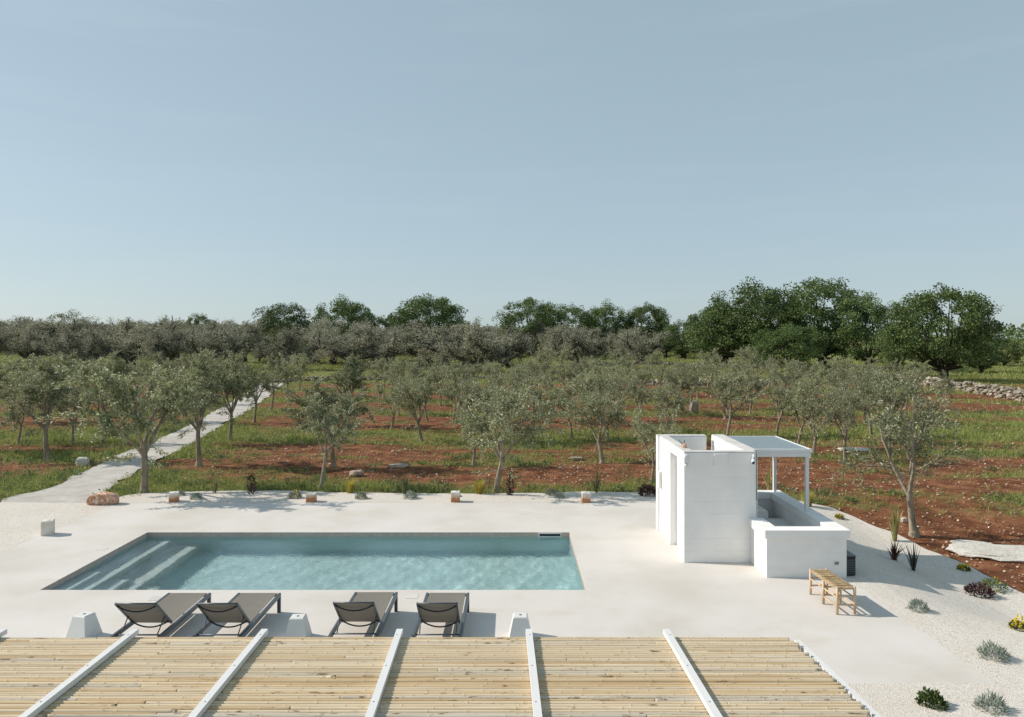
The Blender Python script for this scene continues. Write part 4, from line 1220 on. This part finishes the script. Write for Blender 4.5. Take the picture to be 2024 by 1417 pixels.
OO = [old_olive(s) for s in (31, 32, 33, 34, 35)]
G2 = 'old gnarled olive trees beyond the stone wall'
old = [(33, 700, 628, 'gnarled old olive with branching dark trunk at the picture edge'), (88, 702, 632, 'old olive next to the edge one, thick leaning limb'), (203, 700, 634, 'old olive with dark y-shaped trunk'),
       (306, 710, 640, 'small old olive with bent dark trunk before the grove'), (350, 706, 630, 'old olive with very thick slanting trunk'), (427, 698, 634, 'old olive behind the track bend'), (481, 716, 634, 'old olive with stout dark foot near the bright green shrub'),
       (620, 716, 630, 'wide old olive with low forked limbs beside the bright shrub'), (655, 720, 634, 'old olive twin to the wide forked one'), (740, 712, 636, 'old olive in front of the rounded oak'), (831, 726, 634, 'old olive with slanting trunk by the grass clearing'),
       (924, 722, 640, 'old olive with swollen foot past the clearing'), (962, 736, 636, 'old olive nearest the low stone wall'), (1068, 706, 634, 'grey old olive with bent limbs under the middle oaks'), (1121, 708, 642, 'pruned old olive with many upright shoots'),
       (1226, 708, 652, 'old olive with open forked limbs below the oak row'), (1316, 706, 654, 'old olive next to the big dark oak'), (1180, 702, 648, 'old olive behind the pruned one')]
for k, (x, y, t, lab) in enumerate(old):
    plant_tree('old_olive', OO[k % 5], x, y, t, lab, G2, wide=random.uniform(1.15, 1.45), cat='olive tree')
belt = [(-20, 726), (62, 722), (128, 728), (178, 720), (258, 726), (318, 732), (398, 722), (446, 728), (560, 730), (700, 728), (770, 722), (880, 722), (1005, 724), (1150, 722), (1270, 718)]
for k, (x, y) in enumerate(belt):
    plant_tree('old_olive', OO[(k * 2 + 1) % 5], x, y, random.uniform(640, 650), ORD[k] + ' old olive of the nearest ragged belt, counted from the picture edge by the track', G2, wide=random.uniform(1.1, 1.35), cat='olive tree')
for k in range(60):
    x = -200 + k * 26.5 + random.uniform(-12, 12)
    y = random.choice((696, 690, 699, 686))
    plant_tree('old_olive', OO[random.randrange(5)], x, y, (634 if x < 560 else 644 if x < 1020 else 652) + random.uniform(-4, 6), 'old olive deep in the grey-green grove behind', 'old olives deep in the grove', wide=random.uniform(1.3, 1.7), cat='olive tree')

OK_ = [oak(51), oak(52, 58, 0.85), oak(53, 70, 0.75), oak(54, 52, 0.9)]
oaks = [(0, 1500, 724, 560, 1.15, 'tallest part of the dark oak stand, its broad main oak'), (1, 1625, 726, 552, 1.05, 'tall oak with raised crown beside the broad main oak'), (2, 1435, 722, 602, 1.25, 'lower oak at the near flank of the stand, next to the old olives'),
        (3, 1715, 732, 582, 0.85, 'upright oak between the stand and the separate round oak'), (2, 1862, 752, 570, 0.96, 'separate dark oak with wide round crown by the stone wall'), (0, 2112, 745, 590, 1.0, 'oak cut by the picture edge beyond the green field'),
        (1, 563, 702, 600, 1.0, 'small dark oak rising over the olives behind the bright shrub'), (0, 685, 702, 590, 1.02, 'rounded light green oak rising over the olive grove'), (3, 760, 700, 624, 1.0, 'low oak just beside the rounded light one'),
        (2, 850, 704, 586, 1.12, 'wide airy oak rising over the clearing'), (1, 1048, 704, 590, 1.12, 'first oak of the row behind the pruned olive'), (3, 1118, 702, 602, 1.0, 'second oak of the row behind the pruned olive'),
        (0, 1192, 702, 598, 0.85, 'third oak of the row with the highest pointed crown'), (2, 1278, 702, 602, 0.85, 'last oak of the row before the sky gap'), (3, 1352, 708, 634, 1.3, 'low oak bush at the foot of the dark stand'), (3, 1560, 735, 640, 1.5, 'shaded low oak in front of the dark stand'), (1, 1778, 742, 640, 0.8, 'low leafy oak joining the stand to the round oak')]
for pi, x, y, t, w, lab in oaks:
    plant_tree('oak_tree', OK_[pi], x, y, t, lab, 'oak trees behind the orchard', wide=w, cat='tree')
BR = oak(61, 26, 0.8, leafm='bright_leaf', per=230)
SH = oak(63, 22, 0.7, leafm='bright_leaf', per=330)
plant_tree('leafy_tree', BR, 140, 696, 612, 'loose yellow-green tree rising above the grey olives', None, wide=0.95, cat='tree')
plant_tree('leafy_tree', OK_[3], 392, 692, 620, 'small green treetop showing above the grove', None, wide=0.8, cat='tree')
plant_tree('green_shrub', SH, 538, 712, 650, 'bright green shrub among the old olives', None, wide=0.85, cat='shrub')
plant_tree('green_shrub', OK_[2], 512, 714, 660, 'dark shrub beside the bright green one', None, wide=0.9, cat='shrub')
for k, (x, y, t, w, lab) in enumerate(((1940, 735, 688, 1.6, 'green bush between the round oak and the picture edge'), (1985, 722, 668, 1.5, 'taller green bush below the far grey slope'), (1925, 700, 655, 1.6, 'far bush half hidden by the round oak'))):
    plant_tree('green_shrub', OK_[k], x, y, t, lab, None, wide=w, cat='shrub')

# the far wooded skyline beyond everything, one mass
def far_wood():
    r = np.random.default_rng(91)
    n = 5200
    X = r.uniform(-900, 900, n); Y = r.uniform(520, 800, n)
    Hh = 9 + 7 * fbm(X / 60, Y / 60, 8, 3)
    pts = np.stack([X, Y, 1 + r.random(n) * Hh], 1)
    pts = np.repeat(pts, 6, 0) + r.normal(0, 2.0, (n * 6, 3)) * np.array([1.6, 1.6, 0.7])
    v, f = leaf_quads(pts, r.normal(0, 1, pts.shape), 2.4, 1.8, r, 0.9)
    tag(add('far_wood', np_mesh('far_wood', v, f, M['oak_leaf'])), 'far-off dark wood along the skyline', 'wood', kind='stuff')
far_wood()

# ------------------------------------------------------------------ field walls, stones, rocks
ICO_V = None
def ico():
    t = (1 + 5 ** 0.5) / 2
    v = np.array([(-1, t, 0), (1, t, 0), (-1, -t, 0), (1, -t, 0), (0, -1, t), (0, 1, t), (0, -1, -t), (0, 1, -t), (t, 0, -1), (t, 0, 1), (-t, 0, -1), (-t, 0, 1)], float)
    v /= np.linalg.norm(v[0])
    f = np.array([(0, 11, 5), (0, 5, 1), (0, 1, 7), (0, 7, 10), (0, 10, 11), (1, 5, 9), (5, 11, 4), (11, 10, 2), (10, 7, 6), (7, 1, 8), (3, 9, 4), (3, 4, 2), (3, 2, 6), (3, 6, 8), (3, 8, 9), (4, 9, 5), (2, 4, 11), (6, 2, 10), (8, 6, 7), (9, 8, 1)])
    return v, f
IV, IF = ico()
def stones_mesh(name, pts, size, m, r, flat=0.7):
    n = len(pts)
    s = size[:, None, None] * (1 + r.uniform(-.3, .3, (n, 12, 1))) * IV[None] * np.array([1, 1, flat]) * (1 + r.uniform(-.3, .3, (n, 1, 3)))
    v = (pts[:, None, :] + s).reshape(-1, 3)
    f = (IF[None] + (np.arange(n) * 12)[:, None, None]).reshape(-1, 3)
    return np_mesh(name, v, f, m)
def stone_wall(line, h, w, label, sz=0.17, seed=1):
    r = np.random.default_rng(seed); out, ss = [], []
    pts = [P(x, y) for x, y in line]
    o = pts[0].copy(); o.z = float(ground_z(o.x, o.y))
    for a, b in zip(pts[:-1], pts[1:]):
        L = (b - a).length; n = int(L * (h + w) / (sz * sz * 2.2))
        t = r.random(n); hh = r.random(n)
        side = r.choice([-1, 0, 1], n, p=[.45, .25, .3])
        X = a.x + (b.x - a.x) * t; Y = a.y + (b.y - a.y) * t
        top = h * (0.75 + 0.5 * fbm(t * L / 2.5, t * 0 + seed, seed, 2))
        dx, dy = -(b.y - a.y) / L, (b.x - a.x) / L
        off = side * w / 2 * (1 - 0.35 * hh) + r.normal(0, 0.05, n)
        z = np.where(side == 0, top, hh * top)
        out.append(np.stack([X + dx * off, Y + dy * off, ground_z(X, Y) + z], 1)); ss.append(sz * r.uniform(0.55, 1.25, n))
    root = empty('dry_stone_wall', o)
    me = stones_mesh('stones', np.concatenate(out) - np.array(tuple(o)), np.concatenate(ss), M['wallstone'], r)
    tag(add('stones', me, root), kind='stuff')
    core = MB()
    for a, b in zip(pts[:-1], pts[1:]):
        a = a - o; b = b - o
        core.bar((a.x, a.y, h * 0.25), (b.x, b.y, h * 0.25), w * 0.5, h * 0.6)
    core.build('rubble_core', M['rock'], root)
    tag(root, label, 'stone wall')
stone_wall([(420, 756), (600, 753), (760, 750), (1010, 748), (1190, 758), (1350, 761), (1520, 760)], 0.42, 0.6, 'low dry stone wall between the young orchard and the old olives', 0.17, 3)
stone_wall([(1560, 746), (1684, 748), (1797, 757), (1910, 772), (2024, 790), (2160, 815)], 0.7, 0.9, 'broad pale dry stone wall below the green field and oaks', 0.19, 4)
stone_wall([(1150, 722), (1260, 721), (1380, 724), (1500, 727)], 0.5, 0.7, 'tumbled pale stone wall at the edge of the grove', 0.2, 5)

def rock(name, x, y, size, label, m, rot=0, sub=2, seed=1, z=0):
    import bmesh
    p = P(x, y); p.z = float(ground_z(p.x, p.y)) if z is None else z
    bm = bmesh.new(); bmesh.ops.create_icosphere(bm, subdivisions=sub, radius=1)
    for v in bm.verts:
        q = v.co.copy()
        k = 1 + 0.35 * (float(fbm(q.x * 1.6 + seed * 7, q.y * 1.6 + q.z * 1.3, seed, 3)) - 0.5) * 2
        for i in range(3): q[i] = math.copysign(abs(q[i]) ** 0.65, q[i])
        v.co = Vector((q.x * size[0], q.y * size[1], q.z * size[2])) * k * 0.5 + Vector((0, 0, size[2] * 0.42))
    me = bpy.data.meshes.new(name); bm.to_mesh(me); bm.free(); me.materials.append(m)
    o = add(name, me, None, p, (0, 0, R(rot)))
    return tag(o, label, 'rock')
rock('stone_block', 206, 996, (0.78, 0.36, 0.36), 'rough orange-pink stone block lying beside the track end', M['redrock'], 4, 3, 2, -0.02)
rock('white_rock', 163, 919, (0.40, 0.40, 0.36), 'white squared rock in the grass across the track', M['whiterock'], 20, 2, 3, None)
rock('field_rock', 1004, 778, (0.95, 0.7, 0.62), 'rounded pinkish field rock among the young olives', M['redrock'], 0, 2, 4, None)
rock('standing_rock', 1372, 817, (0.62, 0.45, 0.85), 'upright brown rock on bare soil behind the hut', M['rock'], 25, 2, 5, None)
rock('flat_rock', 785, 920, (0.75, 0.4, 0.16), 'flat pale rock in the grass behind the pool', M['rock'], 8, 2, 6, None)
rock('flat_rock', 705, 938, (0.5, 0.35, 0.24), 'broken rock on bare soil near the slim olive', M['rock'], 40, 2, 7, None)
rock('flat_rock', 1690, 888, (1.3, 0.5, 0.12), 'pale rock slab set flush in the soil beyond the canopy', M['whiterock'], -6, 2, 8, None)
rock('flat_rock', 1780, 845, (1.1, 0.5, 0.12), 'pale slab beside the soil mound olive', M['whiterock'], 6, 2, 9, None)
rock('flat_rock', 1138, 906, (0.55, 0.3, 0.12), 'small flat rock on soil near the wide-forked olive', M['rock'], 6, 2, 10, None)
rock('white_rock', 1786, 1027, (0.16, 0.16, 0.14), 'little white stone near the foot of the nearest olive', M['whiterock'], 6, 2, 11, None)
rr = np.random.default_rng(12)
c = P(1146, 766)
hp = np.stack([c.x + rr.normal(0, 0.75, 46), c.y + rr.normal(0, 0.5, 46), ground_z(c.x, c.y) + np.abs(rr.normal(0.1, 0.22, 46))], 1) - np.array([c.x, c.y, 0])
tag(add('stone_heap', stones_mesh('stone_heap', hp, rr.uniform(0.14, 0.3, 46), M['rock'], rr), None, (c.x, c.y, 0)), 'heap of pinkish field stones by the wall', 'stone heap')

rock('rock_outcrop', 1990, 1092, (2.3, 1.15, 0.16), 'flat pale limestone outcrop at the edge of the red soil', M['whiterock'], -12, 3, 14, None)
rock('rock_outcrop', 1925, 1074, (1.0, 0.4, 0.09), 'narrow pale rock ledge beside the flat outcrop', M['whiterock'], -24, 3, 15, None)

def scatter(n, y0, y1, half=0.80, r=None):
    """even points in the part of the field that the picture takes in"""
    y = np.sqrt(r.random(n) * (y1 * y1 - y0 * y0) + y0 * y0)
    x = r.uniform(-half, half, n) * y
    return x, y

def field_ok(x, y):
    return ~in_gravel(x, y - 0.05) & (path_dist(x, y) > 0.05)

def stones_field():
    r = np.random.default_rng(21)
    xs, ys, ss = [], [], []
    for n, y0, y1, a, b in ((27000, 14, 30, 0.012, 0.045), (18000, 30, 50, 0.018, 0.062), (8000, 50, 86, 0.03, 0.085)):
        x, y = scatter(n, y0, y1, 0.8, r)
        ok = field_ok(x, y) & (r.random(n) < 0.95 - 0.8 * cover(x, y)) & (r.random(n) < 0.25 + 0.9 * fbm(x / 2.5, y / 1.2, 61, 2))
        x, y = x[ok], y[ok]
        xs.append(x); ys.append(y); ss.append(a + (b - a) * r.random(len(x)) ** 2.6)
    x = np.concatenate(xs); y = np.concatenate(ys); s = np.concatenate(ss)
    me = stones_mesh('field_stones', np.stack([x, y, ground_z(x, y) + s * 0.3], 1), s, M['stones'], r, 0.6)
    tag(add('field_stones', me), 'small pale stones strewn over the red soil', 'stones', kind='stuff')
stones_field()

def grass_blades(x, y, z, h, w, lean, r, k):
    """k narrow blades per tuft; triangles"""
    n = len(x)
    bx = np.repeat(x, k) + r.normal(0, 1, n * k) * np.repeat(w * 3.0, k); by = np.repeat(y, k) + r.normal(0, 1, n * k) * np.repeat(w * 3.0, k)
    bz = np.repeat(z, k); bh = np.repeat(h, k) * r.uniform(0.45, 1.15, n * k); bw = np.repeat(w, k) * r.uniform(0.6, 1.2, n * k)
    a = r.uniform(0, 2 * np.pi, n * k); ln = r.normal(0, 1, n * k) * lean
    tx = bx + np.cos(a) * bh * ln; ty = by + np.sin(a) * bh * ln
    px, py = -np.sin(a + 0.7) * bw, np.cos(a + 0.7) * bw
    v = np.stack([np.stack([bx - px, by - py, bz - 0.02], -1), np.stack([bx + px, by + py, bz - 0.02], -1), np.stack([tx, ty, bz + bh], -1)], 1).reshape(-1, 3)
    return v, np.arange(n * k * 3).reshape(-1, 3)

def build_grass():
    r = np.random.default_rng(33)
    V, Fs, o = [], [], 0
    for n, y0, y1, hmin, hmax, w, k in ((42000, 14, 27, 0.06, 0.26, 0.007, 8), (52000, 27, 45, 0.08, 0.26, 0.012, 7), (52000, 45, 88, 0.10, 0.32, 0.022, 6), (36000, 88, 175, 0.15, 0.42, 0.05, 5)):
        x, y = scatter(n, y0, y1, 0.80, r)
        c = cover(x, y)
        ok = field_ok(x, y) & (r.random(n) < np.clip((c - 0.36) * 2.6, 0.012, 1) * (0.35 + 1.1 * fbm(x / 0.9, y / 0.7, 93, 2)))
        x, y, c = x[ok], y[ok], c[ok]
        h = (hmin + (hmax - hmin) * r.random(len(x)) ** 1.3) * (0.55 + 0.75 * np.clip(c, 0, 1)) * (0.6 + 0.8 * fbm(x / 1.7, y / 1.7, 71, 2))
        v, f = grass_blades(x, y, ground_z(x, y), h, np.full(len(x), w), 0.5, r, k)
        V.append(v); Fs.append(f + o); o += len(v)
    tag(add('field_grass', np_mesh('field_grass', np.concatenate(V), np.concatenate(Fs), M['grass'])), 'patchy green grass in bands across the orchard', 'grass', kind='stuff')
    # broad-leaved weeds in clumps
    P_, D_ = [], []
    for n, y0, y1, s in ((1500, 15, 30, 0.16), (1500, 30, 52, 0.2)):
        x, y = scatter(n, y0, y1, 0.8, r)
        c = cover(x, y); ok = field_ok(x, y) & (r.random(n) < np.clip((c - 0.28) * 2.2, 0.04, 0.8)); x, y = x[ok], y[ok]
        m = 46
        sc = s * r.uniform(0.5, 1.4, len(x))
        off = r.normal(0, 1, (len(x), m, 3)) * sc[:, None, None] * np.array([0.75, 0.75, 0.45]); off[..., 2] = np.abs(off[..., 2])
        P_.append((np.stack([x, y, ground_z(x, y)], 1)[:, None] + off).reshape(-1, 3)); D_.append((off + np.array([0, 0, 0.03])).reshape(-1, 3))
    P_ = np.concatenate(P_); D_ = np.concatenate(D_); D_ /= np.linalg.norm(D_, axis=1, keepdims=True) + 1e-9
    v, f = leaf_quads(P_, D_, 0.085, 0.035, r, 0.7)
    tag(add('field_weeds', np_mesh('field_weeds', v, f, M['weed'])), 'low leafy weeds growing among the grass', 'weeds', kind='stuff')
build_grass()

# ------------------------------------------------------------------ plants in the gravel beds
def blade_mesh(n, h, w, open_, m, seed, curve=0.5, name='blades', base=0.02):
    r = random.Random(seed); mb = MB()
    for k in range(n):
        az = r.uniform(0, 6.28); an = open_ * r.uniform(0.15, 1.0); hh = h * r.uniform(0.55, 1.08)
        d = Vector((math.cos(az), math.sin(az), 0)); sd = Vector((-math.sin(az), math.cos(az), 0))
        p = d * base * r.random(); vs = []; seg = 5; a = an * 0.5
        for i in range(seg + 1):
            t = i / seg; ww = w * (0.65 + 0.7 * t if t < 0.35 else 0.9 * (1 - t) / 0.65 + 0.03) * 0.5
            nb = d * math.sin(a) + Vector((0, 0, math.cos(a)))
            vs += [p - sd * ww, p + sd * ww + nb.cross(sd) * ww * 0.4]
            p = p + nb * (hh / seg); a += an * curve / seg * 2
        mb.raw(vs, [(2 * i, 2 * i + 1, 2 * i + 3, 2 * i + 2) for i in range(seg)], True)
    return mb.mesh(name, m)
def clump_mesh(n, rx, h, m, seed, leaf=0.05, wid=0.35, name='foliage', up=0.4, column=False):
    nr = np.random.default_rng(seed)
    q = nr.normal(0, 1, (n, 3)); q /= np.linalg.norm(q, axis=1, keepdims=True)
    lump = 0.75 + 0.5 * fbm(q[:, 0] * 2.2 + seed, q[:, 1] * 2.2 + q[:, 2] * 2, seed, 2)
    rad = (0.35 + 0.65 * nr.random((n, 1)) ** 0.45) * lump[:, None]
    if column:
        t = nr.random(n); rr_ = rx * (0.35 + 0.65 * np.sin(np.pi * np.clip(t * 0.9 + 0.08, 0, 1))) * (0.6 + 0.6 * nr.random(n))
        a = nr.uniform(0, 6.28, n); pts = np.stack([np.cos(a) * rr_, np.sin(a) * rr_, t * h], 1)
    else:
        q[:, 2] = np.abs(q[:, 2]); pts = q * rad * np.array([rx, rx, h])
    v, f = leaf_quads(pts, q + np.array([0, 0, up]), leaf, leaf * wid, nr, 0.5)
    return np_mesh(name, v, f, m)
def bed_plant(name, x, y, label, cat, parts, rz=None, group=None):
    p = P(x, y)
    root = empty(name, (p.x, p.y, p.z - 0.02), random.uniform(0, 6.28) if rz is None else R(rz))
    for nm, me in parts:
        o = add(nm, me, root)
        if nm == 'flowers': o['kind'] = 'stuff'
    return tag(root, label, cat, group)
def stems(n, h, rx, m, seed):
    r = random.Random(seed); mb = MB()
    for k in range(n):
        a = r.uniform(0, 6.28); mb.tube([(0, 0, 0), (math.cos(a) * rx * 0.4, math.sin(a) * rx * 0.4, h * 0.5), (math.cos(a) * rx * 0.75, math.sin(a) * rx * 0.75, h * r.uniform(.7, .9))], [0.008, 0.006, 0.003], 4)
    return mb.mesh('stems', m)
ft = [blade_mesh(460, 0.47, 0.010, 0.46, M['feather'], s, 0.7, 'plumes', 0.09) for s in (1, 2)]
bed_plant('feather_grass', 692, 974, 'yellow feather grass tuft near the slim olive', 'grass tuft', [('plumes', ft[0])])
bed_plant('feather_grass', 947, 976, 'yellow feather grass tuft near the v-shaped olive', 'grass tuft', [('plumes', ft[1])])
bed_plant('feather_grass', 1597, 1000, 'yellow feather grass tuft behind the canopy post', 'grass tuft', [('plumes', ft[0])])
sp1 = blade_mesh(34, 0.72, 0.03, 0.75, M['greenblade'], 3, 0.55, 'blades', 0.06)
sp2 = blade_mesh(26, 0.85, 0.026, 0.85, M['greenblade'], 4, 0.8, 'blades', 0.05)
bed_plant('flax_plant', 800, 976, 'green flax clump at the gravel edge between the two yellow tufts', 'plant', [('blades', sp1)])
bed_plant('flax_plant', 425, 974, 'thin green flax clump near the track end of the bed', 'plant', [('blades', blade_mesh(18, 0.6, 0.022, 0.5, M['greenblade'], 5, 0.5, 'blades', 0.06))])
bed_plant('flax_plant', 1178, 973, 'wide green flax with arching blades near the hut', 'plant', [('blades', sp2)])
bed_plant('flax_plant', 1520, 968, 'yellowish flax showing behind the enclosure', 'plant', [('blades', blade_mesh(20, 0.8, 0.03, 0.6, M['yellowblade'], 6, 0.5, 'blades', 0.05))])
cs = clump_mesh(330, 0.12, 0.62, M['purple'], 7, 0.06, 0.55, column=True)
bed_plant('purple_shrub', 497, 976, 'upright dark purple shrub nearest the track', 'shrub', [('foliage', cs), ('stems', stems(3, 0.6, 0.06, M['bark_oak'], 1))])
bed_plant('purple_shrub', 1008, 978, 'upright dark purple shrub beside the v-shaped olive', 'shrub', [('foliage', clump_mesh(300, 0.11, 0.58, M['purple'], 8, 0.06, 0.55, column=True)), ('stems', stems(3, 0.55, 0.06, M['bark_oak'], 2))])
bed_plant('purple_shrub', 1281, 978, 'low dark purple shrub against the hut', 'shrub', [('foliage', clump_mesh(420, 0.27, 0.28, M['purple'], 9, 0.08, 0.5)), ('stems', stems(4, 0.2, 0.15, M['bark_oak'], 3))])
sv = [clump_mesh(520, 0.17, 0.20, M['silver'], s, 0.075, 0.16, up=0.6) for s in (11, 12, 13)]
def flowers(n, rx, h, seed): return clump_mesh(n, rx, h, M['flower'], seed, 0.045, 0.8, 'flowers', 0.9)
for k, (x, y, lab, fl, s) in enumerate(((583, 984, 'silver cushion plant with yellow blooms behind the squat lantern', 1, 1), (714, 985, 'silver cushion plant with few yellow blooms below the first yellow tuft', 1, 0.9), (811, 985, 'plain silver cushion plant below the green flax', 0, 1),
        (1092, 978, 'silver cushion with yellow flowers behind a smaller grey one', 1, 0.95), (1106, 984, 'small grey cushion plant on the gravel near the last lantern', 0, 0.8), (388, 986, 'dark silver cushion plant next to the lantern by the red block', 0, 0.85), (357, 979, 'low green cushion behind the lantern by the red block', 0, 0.7),
        (1814, 1206, 'silver lavender cushion on gravel beyond the bench', 0, 0.85), (1963, 1300, 'tall silver cushion plant near the deck corner', 0, 1.0), (1960, 1402, 'grey-green cushion plant at the bottom corner', 0, 0.9))):
    o = bed_plant('cushion_plant', x, y, lab, 'plant', [('foliage', sv[k % 3])] + ([('flowers', flowers(60, 0.16, 0.24, 40 + k))] if fl else []), group='cushion plants in the gravel')
    o.scale = (s, s, s)
for k, (x, y, lab, s) in enumerate(((905, 981, 'tiny yellow flowering plant behind the white lantern', 0.55), (1659, 1024, 'yellow flowering plant on gravel behind the enclosure', 0.75), (1905, 1126, 'yellow flowering plant at the red soil edge', 0.8), (2016, 1243, 'yellow flowering plant at the picture edge', 0.9))):
    o = bed_plant('yellow_flowers', x, y, lab, 'plant', [('foliage', clump_mesh(240, 0.15, 0.13, M['shrubgreen'], 60 + k, 0.06, 0.4)), ('flowers', flowers(130, 0.16, 0.19, 70 + k))])
    o.scale = (s, s, s)
bed_plant('flax_plant', 1768, 1068, 'yellow striped flax at the edge of the red soil', 'plant', [('blades', blade_mesh(26, 0.82, 0.06, 0.45, M['yellowblade'], 21, 0.3, 'blades', 0.05))])
bed_plant('flax_plant', 1768, 1106, 'red-brown spiky flax between the striped and the dark one', 'plant', [('blades', blade_mesh(44, 0.5, 0.032, 0.95, M['redbrown'], 22, 0.6, 'blades', 0.05))])
bed_plant('flax_plant', 1806, 1127, 'dark bronze flax with stiff fanned blades on shaded gravel', 'plant', [('blades', blade_mesh(18, 0.74, 0.032, 0.95, M['darkblade'], 23, 0.25, 'blades', 0.05))])
bed_plant('purple_shrub', 1935, 1176, 'sprawling dark purple shrub in the shade edge', 'shrub', [('foliage', clump_mesh(330, 0.24, 0.22, M['purple'], 24, 0.07, 0.5)), ('stems', stems(5, 0.16, 0.2, M['bark_oak'], 4))])
bed_plant('green_shrub', 1962, 1164, 'low green shrub with yellow specks behind the purple one', 'shrub', [('foliage', clump_mesh(480, 0.25, 0.2, M['weed'], 25, 0.05, 0.4)), ('flowers', flowers(26, 0.22, 0.22, 80))])
bed_plant('green_shrub', 1841, 1392, 'rounded glossy green shrub near the pergola corner', 'shrub', [('foliage', clump_mesh(700, 0.165, 0.17, M['shrubgreen'], 26, 0.045, 0.55)), ('stems', stems(5, 0.12, 0.15, M['bark_oak'], 5))])
